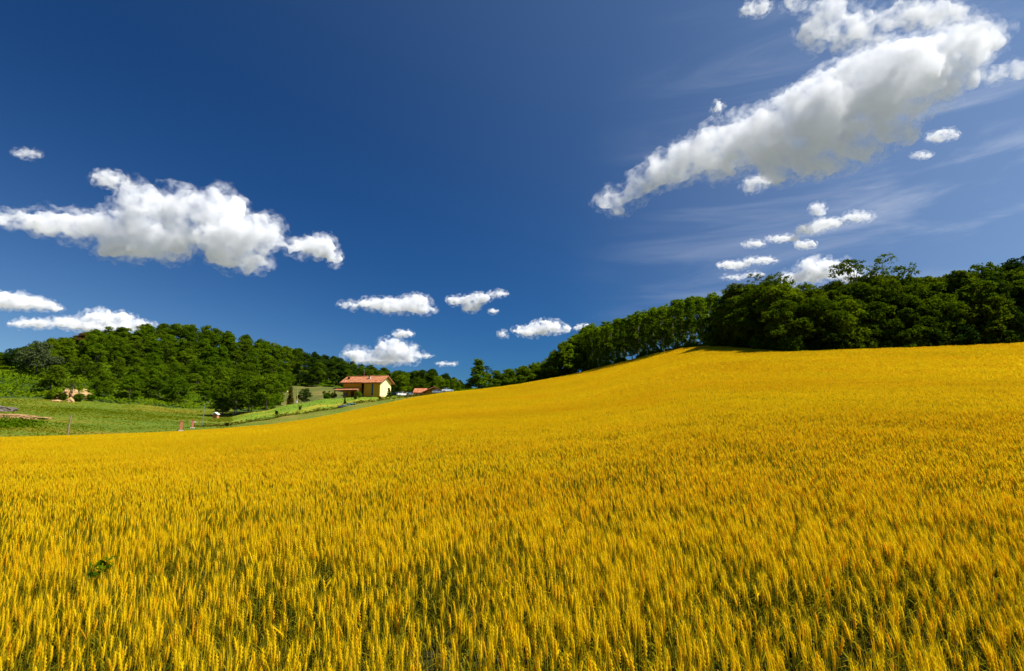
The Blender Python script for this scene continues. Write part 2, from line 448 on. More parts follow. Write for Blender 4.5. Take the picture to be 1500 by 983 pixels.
# ------------------------------------------------------------------ clouds
def cloud_skin(name, blobs, org, Z, k, size, seed, grow, depth, fringe):
    rng = random.Random(seed)
    fwd = Vector((0, math.cos(PITCH), math.sin(PITCH)))
    bm = bmesh.new()
    for (px, py, rx, ry) in blobs:
        p = ray(px, py)*Z + Vector((0, 0, EYE)) - org + fwd*rng.uniform(-.5, .5)*min(rx, ry)*k*depth
        M = Matrix.Translation(p) @ Matrix.Rotation(PITCH, 4, 'X') @ Matrix.Diagonal(((rx*1.03+grow)*k, (rx*.4+ry*.6+grow)*k*depth, (ry*1.05+grow)*k, 1))
        bmesh.ops.create_icosphere(bm, subdivisions=3, radius=1, matrix=M)
    me = bpy.data.meshes.new(name); bm.to_mesh(me); bm.free()
    t_o = bpy.data.objects.new('cloud_work', me); COL.objects.link(t_o)
    t_o.location = org
    rm = t_o.modifiers.new('r', 'REMESH'); rm.mode = 'VOXEL'; rm.voxel_size = max(.9, 1.8*size)*k
    tex = []
    def disp(kind, sc, am, mid):
        t = bpy.data.textures.new('puffs', kind); t.noise_scale = sc*k*size; tex.append(t)
        if kind == 'CLOUDS': t.noise_depth = 5
        m = t_o.modifiers.new('d', 'DISPLACE'); m.texture = t; m.texture_coords = 'GLOBAL'; m.strength = am*k*size; m.mid_level = mid
    if not fringe:
        for sc, am in ((36, 10), (17, 6), (8, 3.5), (4, 1.8)): disp('VORONOI', sc, -am*1.6, .35)
        disp('CLOUDS', 22, 16, .5)
    else:
        disp('CLOUDS', 30, 30, .5); disp('CLOUDS', 11, 16, .5)
    rm = t_o.modifiers.new('r2', 'REMESH'); rm.mode = 'VOXEL'; rm.voxel_size = max(.8, 1.5*size)*k   # one clean closed skin
    dg = bpy.context.evaluated_depsgraph_get(); dg.update()
    fin = bpy.data.meshes.new_from_object(t_o.evaluated_get(dg))
    bpy.data.objects.remove(t_o); bpy.data.meshes.remove(me)
    for t in tex: bpy.data.textures.remove(t)
    fin.name = name
    return fin

def vapour(scale, erode, width, dens, detail=8):
    mat, n, out = mat_new('cloud vapour')
    v = N(n, 'ShaderNodeVolumePrincipled'); v.inputs['Color'].default_value = (.90, .908, .92, 1); v.inputs['Anisotropy'].default_value = 0.0
    g = N(n, 'ShaderNodeNewGeometry'); ns = N(n, 'ShaderNodeTexNoise', i_Scale=scale, i_Detail=detail, i_Roughness=.64)
    mr = N(n, 'ShaderNodeMapRange', interpolation_type='SMOOTHSTEP'); mr.inputs[1].default_value = erode; mr.inputs[2].default_value = erode+width
    mr.inputs[3].default_value = 0; mr.inputs[4].default_value = dens
    n.links.new(g.outputs['Position'], ns.inputs['Vector']); n.links.new(ns.outputs[0], mr.inputs[0]); n.links.new(mr.outputs[0], v.inputs['Density'])
    n.links.new(v.outputs[0], out.inputs['Volume'])
    return mat

def cloud(name, label, blobs, seed, alt=900.0, dens=1.0, erode=0.41, dmax=9000, group=None, depth=1.0):
    cx = sum(b[0]*b[2] for b in blobs)/sum(b[2] for b in blobs); cy = sum(b[1]*b[2] for b in blobs)/sum(b[2] for b in blobs)
    d = ray(cx, cy)
    r = min(dmax, alt/max(tan_el(cx, cy), 0.02))
    Z = r/math.hypot(d.x, d.y)              # distance along the camera axis
    k = Z/F                                 # metres per photo pixel there
    org = ray(cx, cy)*Z + Vector((0, 0, EYE))
    size = min(1.0, max(0.3, sum(b[3] for b in blobs)/len(blobs)/24))
    o = link(name, cloud_skin(name, blobs, org, Z, k, size, seed, 3*size, depth, True), vapour(1/(17*k*size), .47, .30, min(1, dens*1.1)*.75/(13*k*size)))
    o.location = org
    c = link('cloud_core', cloud_skin('cloud_core', blobs, org, Z, k, size, seed, -2.2*size, depth, False), vapour(1/(28*k*size), erode, .26, dens*2.2/(13*k*size)), o)
    return tag(o, label, 'cloud', group)

cloud('cloud', 'large puffy grey-bottomed cloud high above the wooded hill', [(15,318,34,14),(80,325,50,20),(130,335,50,26),(190,340,50,40),(245,350,48,34),(215,300,40,30),(270,305,34,30),(315,310,44,38),(340,350,52,36),(385,345,36,32),(350,380,50,18),(200,365,60,18),(440,360,30,14)], 3)
cloud('cloud', 'small ragged puff trailing off the right end of the large left cloud', [(450,360,20,10),(470,362,28,18),(488,376,13,14)], 4, erode=.4)
cloud('cloud', 'small wispy puff floating just over the large left cloud', [(160,262,28,14),(185,272,18,6)], 5, dens=.5, erode=.44)
cloud('cloud', 'smooth flat cloud cut by the left frame edge above the hill', [(-20,440,50,15),(20,441,40,13),(50,446,34,9),(76,452,18,5)], 6)
cloud('cloud', 'long bright cloud with one hump rising behind the hill top', [(50,474,36,7),(100,472,34,9),(142,468,24,17),(120,474,40,10),(172,471,28,15),(203,476,24,9),(160,480,50,8)], 7)
cloud('cloud', 'oval flat-based cloud in mid sky left of the two over the house', [(515,447,20,7),(545,445,26,11),(577,447,28,13),(606,445,26,16),(626,455,16,7)], 8)
cloud('cloud', 'ragged broken cloud in mid sky with a tail to its upper right', [(672,440,18,8),(690,448,16,11),(702,437,20,10),(730,430,16,6)], 9, erode=.42)
cloud('cloud', 'white heaped cloud rising behind the dark ridge over the house', [(525,518,26,11),(560,522,24,12),(573,511,24,18),(598,518,22,15),(560,528,50,8)], 10)
cloud('cloud', 'tiny flat puff right above the heaped cloud over the house', [(590,489,18,6)], 11, erode=.4)
cloud('cloud', 'low thin puff beside the heaped cloud over the house', [(622,521,15,4),(655,533,18,3.5)], 12, dens=.6)
cloud('cloud', 'small domed cloud low over the bushes left of the poplars', [(775,485,26,9),(800,479,26,12),(822,481,18,8)], 13)
cloud('cloud', 'tiny round puff left of the small domed cloud', [(736,489,9,6)], 14, erode=.4)
cloud('cloud', 'tiny puff touching the tops of the left poplars', [(855,480,14,6)], 15, erode=.4)
cloud('cloud', 'huge long white cloud slanting across the upper right sky', [(900,294,28,22),(930,280,26,18),(950,266,32,22),(985,247,42,30),(1020,232,46,34),(1060,217,50,38),(1100,207,50,42),(1140,192,56,45),(1180,176,60,50),(1220,152,64,50),(1260,132,68,52),(1300,116,68,50),(1340,97,64,48),(1390,80,54,40),(1436,60,40,26),(1464,44,22,12),(1180,222,50,28),(1240,197,46,28),(1290,178,40,28),(1330,160,38,26),(1368,138,32,22),(1310,196,36,22),(1262,216,40,22),(1200,244,44,22),(1135,254,36,18),(1400,110,36,26),(1050,255,30,14)], 16, dens=.85)
cloud('cloud', 'ragged white cloud at the top frame edge over the huge long cloud', [(1192,50,24,30),(1222,32,40,24),(1270,30,46,25),(1322,26,42,22),(1256,60,36,14),(1380,18,46,20),(1215,8,34,16),(1420,40,30,16)], 17, dens=.5, erode=.42)
cloud('cloud', 'ragged scrap hanging under the middle of the huge long cloud', [(1102,272,20,12),(1120,262,20,9)], 18, dens=.5, erode=.42)
cloud('cloud', 'wispy cloud at the right frame edge beside the huge long cloud', [(1455,108,30,13),(1492,100,28,15)], 19, dens=.25, erode=.43)
cloud('cloud', 'wispy scrap below the right end of the huge long cloud, upper of two', [(1385,197,24,9),(1370,204,14,6)], 20, dens=.4, erode=.43)
cloud('cloud', 'flat wispy scrap below the right end of the huge long cloud, lower of two', [(1348,228,18,6)], 21, dens=.5, erode=.42)
cloud('cloud', 'thin curling streak of cloud between the huge cloud and the wood', [(1105,357,20,6),(1145,350,26,6),(1185,337,22,9),(1215,326,26,9),(1255,318,24,9),(1195,308,13,11)], 22, dens=.6, erode=.41)
cloud('cloud', 'small round puff under the thin curling streak', [(1181,358,17,7)], 23, erode=.4)
cloud('cloud', 'flat double wisp over the left end of the wood', [(1075,388,26,7),(1116,381,26,6)], 24, dens=.6, erode=.41)
cloud('cloud', 'faint low wisp touching the left end of the wood', [(1075,406,20,5),(1106,402,16,5)], 25, dens=.4, erode=.42)
cloud('cloud', 'brilliant white dome of cloud rising behind the wood', [(1165,408,24,14),(1195,396,32,20),(1230,398,24,18),(1265,408,30,12)], 26, dens=1.3)
cloud('cloud', 'small wispy scrap at the top frame edge left of the ragged white cloud', [(1110,10,24,13),(1095,16,12,6)], 27, dens=.4, erode=.43)
cloud('cloud', 'thin wisp at the top frame edge beside the ragged white cloud', [(1165,8,22,13)], 28, dens=.3, erode=.43)
cloud('cloud', 'faint little wisp alone in the dark blue at the far left', [(40,225,22,8)], 29, dens=.3, erode=.43)
cloud('cloud', 'tiny bright puff above the left shoulder of the huge long cloud', [(1053,157,10,11)], 30, dens=.7, erode=.4)
cloud('cloud', 'tiny flat puff below the ragged broken cloud in mid sky', [(723,456,9,4)], 31, dens=.7, erode=.38)

# ------------------------------------------------------------------ plants
def leaf_mesh(name, lobes, n, size, seed, fill=0.25, up=0.25, zmin=-0.55, leaf_len=1.5):
    """leaf sprays spread through lobes (cx,cy,cz,rx,ry,rz): many small bent leaf-like faces"""
    g = np.random.default_rng(seed)
    L = np.array(lobes, float)
    w = (L[:, 3]*L[:, 4]*L[:, 5])**(2/3.0); w /= w.sum()
    def shell(m):
        k = g.choice(len(L), m, p=w)
        d = g.normal(size=(m, 3)); d /= np.linalg.norm(d, axis=1)[:, None]
        d[:, 2] = np.where(d[:, 2] < zmin, -d[:, 2], d[:, 2])
        rad = np.where(g.random(m) < fill, g.random(m)**0.5*0.8, 0.80+0.24*g.random(m))
        return k, d, L[k, :3] + d*L[k, 3:]*rad[:, None]
    m_ = max(6, n//20)
    tk, td, tp = shell(m_)
    ci = g.integers(0, m_, n)
    lone = g.random(n) < .25
    lk, ld, lp = shell(n)
    ball = g.normal(size=(n, 3)); ball /= np.linalg.norm(ball, axis=1)[:, None]
    k = np.where(lone, lk, tk[ci]); d = np.where(lone[:, None], ld, td[ci]*.6+ball*.6)
    pos = np.where(lone[:, None], lp, tp[ci]+ball*(g.random(n)**.4)[:, None]*np.array([1.0, 1.0, .6])*size*1.75)
    tuft_t = g.random(m_)[ci]
    nrm = d*0.8 + g.normal(size=(n, 3))*0.55 + np.array([0, 0, up])
    nrm /= np.linalg.norm(nrm, axis=1)[:, None]
    t = np.cross(nrm, g.normal(size=(n, 3))); t /= np.linalg.norm(t, axis=1)[:, None]
    b = np.cross(nrm, t)
    s = size*(0.55+0.8*g.random(n))[:, None]
    v = np.stack([pos-t*s*leaf_len*.5, pos-b*s*.42-nrm*s*.14, pos+t*s*leaf_len*.5, pos+b*s*.42-nrm*s*.14], 1).reshape(-1, 3)
    q = np.arange(n)*4
    f = np.stack([q, q+1, q+2, q, q+2, q+3], 1).ravel()
    lobe_t = g.random(len(L))*0.4
    tint = np.clip(lobe_t[k]+0.35*tuft_t+0.25*g.random(n), 0, 1)
    return mesh_np(name, v, np.full(2*n, 3), f, {'tint': np.repeat(tint, 4)})

def trunk_mesh(name, h, r, lobes, seed, limbs=7, bare=False):
    rng = random.Random(seed)
    m = MB()
    top = Vector((rng.uniform(-.05, .05)*h, rng.uniform(-.05, .05)*h, h))
    pts = [Vector((0, 0, -0.6)), Vector((0, 0, h*.02)), top*.35+Vector((rng.uniform(-.1, .1), 0, 0)), top*.7, top]
    m.tube(pts, [r*1.25, r, r*.8, r*.5, r*.12], 7)
    pick = rng.sample(lobes, min(limbs, len(lobes)))
    for c in pick:
        e = Vector(c[:3]); z0 = min(e.z*.7, h*.8)*rng.uniform(.55, .95)
        a = top*(z0/h)
        mid = a.lerp(e, .5)+Vector((0, 0, .06*h*rng.uniform(-.5, 1)))
        m.tube([a, mid, e], [r*.42, r*.26, r*.08], 5)
        if bare:
            for _ in range(4):
                s = a.lerp(e, rng.uniform(.4, .95)); q = s+Vector((rng.uniform(-1, 1), rng.uniform(-1, 1), rng.uniform(.3, 1.3)))*h*.09
                m.tube([s, s.lerp(q, .5)+Vector((.05, 0, .05)), q], [r*.14, r*.09, r*.03], 4)
    bmesh.ops.recalc_face_normals(m.bm, faces=list(m.bm.faces))
    me = bpy.data.meshes.new(name); m.bm.to_mesh(me); m.bm.free()
    return me

def lobes_broad(seed, h, w, base=0.22, n=26):
    """an uneven rounded crown: height h, width w, starting at base*h"""
    rng = random.Random(seed); out = []
    for i in range(n):
        z = rng.uniform(base+.08, .92)
        half = w*.5*(math.sin(PI*min(1, (z-base+.12)/(1.10-base)))**.75)
        a = i*2.4+rng.uniform(-.5, .5); q = half*rng.uniform(.40, .92)
        s = w*rng.uniform(.09, .18)
        out.append((math.cos(a)*q, math.sin(a)*q, z*h, s*1.15, s*1.15, s*rng.uniform(.65, .95)))
    out.append((0, 0, h*.9, w*.14, w*.14, h*.09)); out.append((0, 0, h*.6, w*.25, w*.25, h*.2))
    return out

def lobes_poplar(seed, h, w):
    rng = random.Random(seed); out = []
    for i in range(20):
        z = .13+.83*(i+rng.random())/20
        half = w*.5*min(1, (1.04-z)*2.6, .30+max(0, z-.15)*2.0)
        a = i*2.4+rng.uniform(-.6, .6); q = half*rng.uniform(.25, .75)
        s = w*rng.uniform(.15, .24)*min(1, .55+z)
        out.append((math.cos(a)*q, math.sin(a)*q, z*h, s, s, s*rng.uniform(.9, 1.3)))
    return out

def lobes_cone(seed, h, w, base=0.06):
    rng = random.Random(seed); out = []
    for i in range(20):
        z = base+(1-base)*(i+rng.random())/20*.96
        half = w*.5*(1-(z-base)/(1-base))**.8
        a = i*2.4; q = half*rng.uniform(.4, .7)
        s = max(.12*w, half*.42)
        out.append((math.cos(a)*q, math.sin(a)*q, z*h, s, s, s*1.1))
    return out

def lobes_bush(seed, h, w, n=9):
    rng = random.Random(seed); out = [(0, 0, h*.45, w*.33, w*.33, h*.42)]
    for i in range(n):
        a = i*2.4+rng.uniform(-.4, .4); q = w*rng.uniform(.15, .36)
        s = w*rng.uniform(.14, .22); z = h*rng.uniform(.22, .82)
        out.append((math.cos(a)*q, math.sin(a)*q, z, s, s, min(s, h*.3)))
    return out

class Plant:
    def __init__(self, lobes, h, n, size, leaf, seed, trunk_r=0.2, bark=None, fill=.25, bare=False, limbs=7, zmin=-.55):
        self.h = h
        self.crown = leaf_mesh('crown', lobes, n, size, seed, fill, zmin=zmin); self.crown.materials.append(leaf)
        self.trunk = trunk_mesh('trunk', h*.9, trunk_r, lobes, seed, limbs, bare); self.trunk.materials.append(bark or BARK)
    def put(self, name, pos, h, label, cat, group=None, rz=None, wide=1.0, leaf=None, rng=random):
        o = empty(name, pos, rng.uniform(0, 2*PI) if rz is None else rz)
        s = h/self.h
        o.scale = (s*wide, s*wide, s)
        tag(o, label, cat, group)
        c = bpy.data.objects.new('crown', self.crown); COL.objects.link(c); c.parent = o
        t = bpy.data.objects.new('trunk', self.trunk); COL.objects.link(t); t.parent = o
        if leaf is not None:
            c.material_slots[0].link = 'OBJECT'; c.material_slots[0].material = leaf
        return o

BROAD = [Plant(lobes_broad(i+10, 12, 11+i % 3, .14+.03*(i % 3)), 12, 7500, .37, LEAF_BROAD, 20+i, .22) for i in range(6)]
WOOD = [Plant(lobes_broad(i+40, 14, 9.5+i % 3, .18+.04*(i % 2), 30), 14, 11000, .34, LEAF_WOOD, 50+i, .24) for i in range(5)]
LOWTREE = [Plant(lobes_broad(i+60, 8, 8.5, -.10, 22), 8, 7000, .32, LEAF_BROAD, 65+i, .16, zmin=-.9) for i in range(4)]
POPLAR = [Plant(lobes_poplar(i+70, 14, 5.2), 14, 3300, .30, LEAF_POPLAR, 80+i, .15, BARK_PALE, fill=.2) for i in range(5)]
SLENDER = [Plant(lobes_broad(i+170, 12, 7.2, .10, 26), 12, 5200, .34, LEAF_BROAD, 175+i, .17, fill=.2) for i in range(5)]
CONE = [Plant(lobes_cone(i+90, 10, 6), 10, 4200, .36, LEAF_BRIGHT, 95+i, .16) for i in range(2)]
BUSH = [Plant(lobes_bush(i+110, 3, 4), 3, 2200, .26, LEAF_BRIGHT, 120+i, .06, zmin=-.9) for i in range(4)]
SPARSE = [Plant(lobes_broad(i+130, 13, 8, .5, 17), 13, 2600, .21, LEAF_DARK, 140+i, .2, fill=.1, bare=True, limbs=13) for i in range(2)]
COLUMN = Plant(lobes_cone(151, 3, 1.3, .02), 3, 1300, .16, LEAF_DARK, 152, .05, zmin=-.9)

rng = random.Random(77)
def fit_height(px, r, top_y, base):
    return EYE + r*tan_el(px, top_y) - base.z

# --- the poplar plantation: three rows running away to the left along the far side of the field
POP_TOP = ([690, 815, 840, 860, 900, 960, 1000, 1030, 1045], [540, 516, 492, 478, 470, 452, 440, 430, 430])
A = np.array(xy_at(1037, 153)); B = np.array(xy_at(826, 236))
dirv = (B-A)/np.linalg.norm(B-A); nrm = np.array([-dirv[1], dirv[0]])
if nrm @ A < 0: nrm = -nrm
length = np.linalg.norm(B-A)
for row in range(3):
    m_ = int(length/4.7)
    for i in range(m_+1):
        p = A+dirv*(i*length/m_+rng.uniform(-.5, .5)-row*1.0)+nrm*(row*4.6+rng.uniform(-.5, .5))
        az = math.atan2(p[0], p[1]); px = 750+F*math.tan(az)
        base = Vector((p[0], p[1], gz(p[0], p[1])))
        h = fit_height(px, math.hypot(*p), float(np.interp(px, *POP_TOP)), base)*rng.uniform(.90, 1.02)
        POPLAR[rng.randrange(5)].put('poplar_tree', base, max(9, h), 'slender pale-trunked poplar in the plantation rows behind the field crest', 'tree', 'poplars in the plantation rows', rng=rng, wide=rng.uniform(.9, 1.15))

for i in range(46):
    p = A+dirv*(length*(i+rng.random())/46)-nrm*rng.uniform(1.2, 2.4)+nrm*rng.choice([0, 0, 5, 10])
    BUSH[i % 4].put('shrub', (p[0], p[1], gz(p[0], p[1])), rng.uniform(1.0, 2.3), 'low shrub in the undergrowth at the feet of the poplars', 'shrub', 'undergrowth at the feet of the poplars', rng=rng, wide=1.2, leaf=rng.choice([LEAF_WOOD, LEAF_BROAD, None]))
# --- bushy trees and the lone tree left of the poplars
for px, r, top in ((716,213,548),(730,215,543),(744,216,541),(757,218,539),(771,218,536),(785,220,533),(799,222,532),(808,219,526),(818,219,516),(829,217,505),(740,226,541),(765,228,537),(790,230,532),(810,231,520),(842,219,496)):
    b = place(px, r); h = max(3.5, fit_height(px, r, top, b))
    LOWTREE[rng.randrange(4)].put('broadleaf_tree', b, h, 'low bushy tree in the row between the lone pointed tree and the poplars', 'tree', 'bushy trees between the lone tree and the poplars', rng=rng, wide=1.1*max(1, 6.5/h*.8), leaf=LEAF_BRIGHT if rng.random() < .45 else None)
b = place(700, 210); CONE[0].put('broadleaf_tree', b, fit_height(700, 210, 527, b), 'lone pointed bright green tree at the left end of the field-top row', 'tree', rng=rng, wide=1.6)
b = place(712, 226); SPARSE[1].put('broadleaf_tree', b, fit_height(712, 226, 535, b), 'dark thin tree peeping out behind the lone pointed tree', 'tree', rng=rng)
for px, r, top, lab in ((672, 205, 560, 'small round bush at the field top just left of the lone pointed tree'), (637, 228, 556, 'yellow-green young tree behind the low tiled building, left of two'), (655, 228, 557, 'yellow-green young tree behind the low tiled building, right of two')):
    b = place(px, r); CONE[1].put('broadleaf_tree' if px < 660 else 'bush', b, fit_height(px, r, top, b), lab, 'tree' if px < 660 else 'bush', rng=rng, wide=1.1, leaf=LEAF_POPLAR)

# --- the wood on the right
W_TOP = ([1040, 1050, 1060, 1075, 1090, 1130, 1165, 1200, 1240, 1290, 1330, 1370, 1400, 1440, 1470, 1500, 1560, 1700], [505, 475, 455, 430, 412, 401, 412, 408, 406, 402, 400, 396, 396, 388, 384, 376, 372, 365])
def wood_label(kind):
    return {'front': 'tall dark broadleaf tree in the front rank of the wood beside the crop', 'back': 'broadleaf tree in the rear rank of the wood, its crown showing over the front ones'}[kind]
for row, (off, sp, f) in enumerate(((3.5, 5.2, .80), (8.0, 5.0, .97), (13.5, 5.4, 1.0), (20, 6.0, 1.0))):
    px = 1050 + row*9
    while px < 1640:
        r = float(field_D(az_of(px)))+off+rng.uniform(-1.2, 1.2)
        b = place(px, r)
        h = fit_height(px, r, float(np.interp(px, *W_TOP)), b)*f*rng.uniform(.84, 1.0)
        o = WOOD[rng.randrange(5)].put('broadleaf_tree', b, max(3.5, h), wood_label('front' if row < 2 else 'back'), 'tree', 'trees of the wood, front rank' if row < 2 else 'trees of the wood, rear rank', rng=rng, wide=rng.uniform(.95, 1.2), leaf=rng.choice([None, None, None, LEAF_DARK, LEAF_BROAD]))
        px += sp*scale_at(px, r)*rng.uniform(.85, 1.15)
for off, lo, hi, sp in ((1.2, 2.2, 4.6, 2.7), (5.5, 3.5, 5.5, 3.6), (11, 4, 6, 4.2), (17, 4, 6, 4.6)):
    px = 1046+off*2
    while px < 1640:
        r = float(field_D(az_of(px)))+off+rng.uniform(-.3, 1.4); b = place(px, r)
        BUSH[rng.randrange(4)].put('shrub', b, rng.uniform(lo, hi), 'leafy shrub filling the foot of the wood along the crop edge' if off < 4 else 'shrub of the undergrowth inside the wood', 'shrub', 'shrubs at the foot of the wood' if off < 4 else 'undergrowth inside the wood', rng=rng, wide=rng.uniform(.9, 1.3), leaf=rng.choice([LEAF_WOOD, LEAF_WOOD, LEAF_DARK, LEAF_BROAD]))
        px += sp*scale_at(px, r)*rng.uniform(.8, 1.2)
for px, off, top, lab, pl, leaf in ((1116, 14, 398, 'grey-green open-crowned tree at the left top of the wood', SPARSE[0], LEAF_SILVER), (1262, 15, 377, 'thin dark tree sticking up over the wood before the white dome cloud', SPARSE[1], LEAF_WOOD),
                               (1312, 15, 371, 'wide open tree with bare twigs sticking up over the wood', SPARSE[0], LEAF_WOOD), (1150, 11, 399, 'small sparse tree top beside the grey-green one over the wood', SPARSE[1], LEAF_WOOD)):
    r = float(field_D(az_of(px)))+off; b = place(px, r)
    pl.put('broadleaf_tree', b, fit_height(px, r, top, b), lab, 'tree', rng=rng, wide=1.1, leaf=leaf)
for px in (1022, 1034, 1044):
    r = float(field_D(az_of(px)))+2; b = place(px, r)
    BUSH[px % 4].put('shrub', b, 1.6, 'low bright shrub at the gap between the poplars and the wood', 'shrub', 'shrubs in the gap before the wood', rng=rng, wide=1.2)

# --- the wooded hill on the left
pts = []
def in_wood(px, r):
    if r > 392: return False
    if px < 150: return r > np.interp(px, [-220, 20, 60, 100, 150], [318, 316, 312, 298, 268])
    if px < 330: return r > 254
    if px < 400: return r > 222
    if px < 520: return r > np.interp(px, [400, 425, 505, 520], [230, 318, 318, 272])
    return r > np.interp(px, [520, 600, 690], [266, 262, 262])
tries = 0
while tries < 20000 and len(pts) < 420:
    tries += 1
    az = rng.uniform(az_of(-220), az_of(690)); r = math.sqrt(rng.uniform(222**2, 392**2))
    px = 750+F*math.tan(az)*math.cos(.03)
    if not in_wood(px, r): continue
    x, y = r*math.sin(az), r*math.cos(az)
    if all((x-a)**2+(y-c)**2 > 7.2**2 for a, c, _, _ in pts): pts.append((x, y, r, px))
HILL_TOP = ([-240, 0, 30, 60, 100, 140, 180, 220, 260, 300, 330, 380, 430, 480, 520, 560, 588, 612, 640, 660, 690], [522, 517, 508, 500, 491, 482, 477, 473, 472, 477, 486, 494, 506, 517, 529, 533, 527, 533, 545, 553, 566])
for x, y, r, px in pts:
    b = Vector((x, y, gz(x, y)))
    hmax = fit_height(px, r, float(np.interp(px, *HILL_TOP))-rng.uniform(-5, 3), b)
    if hmax < 3.2: continue
    dark = px > 430 and r > 300  # ridge trees: a cloud's shade is put into their darker leaf colours
    if dark: lab, grp, leaf = 'tree in painted cloud shade on the ridge behind the yellow house', 'ridge trees in painted cloud shade', rng.choice([LEAF_DARK, LEAF_DARK, LEAF_WOOD])
    elif r > 345: lab, grp, leaf = 'broadleaf tree along the skyline of the wooded hill', 'trees along the hill skyline', rng.choice([None, None, LEAF_BRIGHT, LEAF_WOOD, LEAF_RUST if rng.random() < .2 else None])
    else: lab, grp, leaf = 'rounded green broadleaf tree on the slope of the wooded hill', 'trees on the slope of the hill', rng.choice([None, None, LEAF_BRIGHT, LEAF_BRIGHT, LEAF_POPLAR, LEAF_WOOD])
    h = max(4.5, min(hmax*rng.uniform(.92, 1.0), 12)) if r > 325 else min(hmax, rng.choice([rng.uniform(6, 8.5), rng.uniform(7.5, 11.5)]))
    if rng.random() < (.66 if r > 315 else .38):
        lab = {'ridge trees in painted cloud shade': 'narrow dark tree on the shaded ridge behind the yellow house', 'trees along the hill skyline': 'narrow upright tree along the skyline of the wooded hill'}.get(grp, 'narrow upright green tree on the slope of the wooded hill')
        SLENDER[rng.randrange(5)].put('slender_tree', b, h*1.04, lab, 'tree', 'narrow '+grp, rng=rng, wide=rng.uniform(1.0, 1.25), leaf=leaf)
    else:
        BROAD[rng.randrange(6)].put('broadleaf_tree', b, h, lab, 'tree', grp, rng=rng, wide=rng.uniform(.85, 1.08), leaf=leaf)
for px, r, top, lab, pl, leaf, wd in ((48, 300, 500, 'silvery grey-green tree on the left shoulder of the hill', BROAD[1], LEAF_SILVER, 1.0), (10, 322, 512, 'dark tree at the left end of the hill by the frame edge', BROAD[2], LEAF_DARK, 1.0),
        (72, 262, 535, 'brownish dark bush-like tree beside the sandy bank', BROAD[3], LEAF_WOOD, 1.1), (103, 247, 556, 'small dark tree growing before the sandy bank', SPARSE[1], LEAF_WOOD, 1.0),
        (345, 216, 551, 'large dark spreading tree at the corner of the meadow, left of two', BROAD[4], LEAF_WOOD, 1.15), (390, 216, 551, 'large olive spreading tree behind the hedge, right of two', BROAD[5], None, 1.05),
        (365, 228, 545, 'tall tree between the two large spreading trees', BROAD[0], LEAF_WOOD, 1.0), (425, 222, 567, 'russet brown conifer beside the wooden pole', CONE[1], LEAF_RUST, .8), (446, 226, 570, 'dark shrubby tree right of the wooden pole', BROAD[2], LEAF_DARK, .9),
        (478, 219, 574, 'light green bush left of the porch, nearer the pole', BUSH[0], None, .9), (488, 216, 574, 'light green bush against the porch end of the house', BUSH[1], LEAF_POPLAR, .9)):
    b = place(px, r); nm = 'bush' if 'bush left' in lab or 'bush against' in lab else 'broadleaf_tree'
    pl.put(nm, b, fit_height(px, r, top, b), lab, 'bush' if nm == 'bush' else 'tree', rng=rng, wide=wd, leaf=leaf)
# scrub that covers the slope between the trees
g = np.random.default_rng(9)
n = 105000
az = g.uniform(az_of(-230), az_of(700), n); r = np.sqrt(g.uniform(238**2, 395**2, n))
px = 750+F*np.tan(az)*math.cos(.03)
ok = ~((px > 345) & (r < 250)) & ~((px > 405) & (px < 505) & (r < 322)) & ~((px < 345) & (r < 249)) & ~((px < 150) & (r < 252))
az, r, px = az[ok], r[ok], px[ok]
x, y = r*np.sin(az), r*np.cos(az)
lump = vnoise(x, y, 5.0)*.6+vnoise(x, y, 2.0)*.4
open_slope = np.clip((px*-1+200)/60, 0, 1)*np.clip((320-r)/20, 0, 1)
z = ground(x, y)+lump*lump*(1.6+2.2*open_slope)+g.uniform(-.1, .25, len(x))
nn = len(x)
nr = np.stack([g.normal(size=nn)*.6, g.normal(size=nn)*.6-.35, np.full(nn, .8)], 1); nr /= np.linalg.norm(nr, axis=1)[:, None]
t = np.cross(nr, g.normal(size=(nn, 3))); t /= np.linalg.norm(t, axis=1)[:, None]; bt = np.cross(nr, t)
s = g.uniform(.35, .8, nn)[:, None]; P = np.stack([x, y, z], 1)
v = np.stack([P-t*s, P-bt*s*.6-nr*s*.2, P+t*s, P+bt*s*.6-nr*s*.2], 1).reshape(-1, 3)
q = np.arange(nn)*4
o = link('scrub', mesh_np('scrub', v, np.full(2*nn, 3), np.stack([q, q+1, q+2, q, q+2, q+3], 1).ravel(), {'tint': np.repeat(np.clip(vnoise(x, y, 9)*.7+g.random(nn)*.4, 0, 1), 4)}), LEAF_BRIGHT)
tag(o, 'bright green scrub and brambles covering the open hillside', 'scrub', kind='stuff')

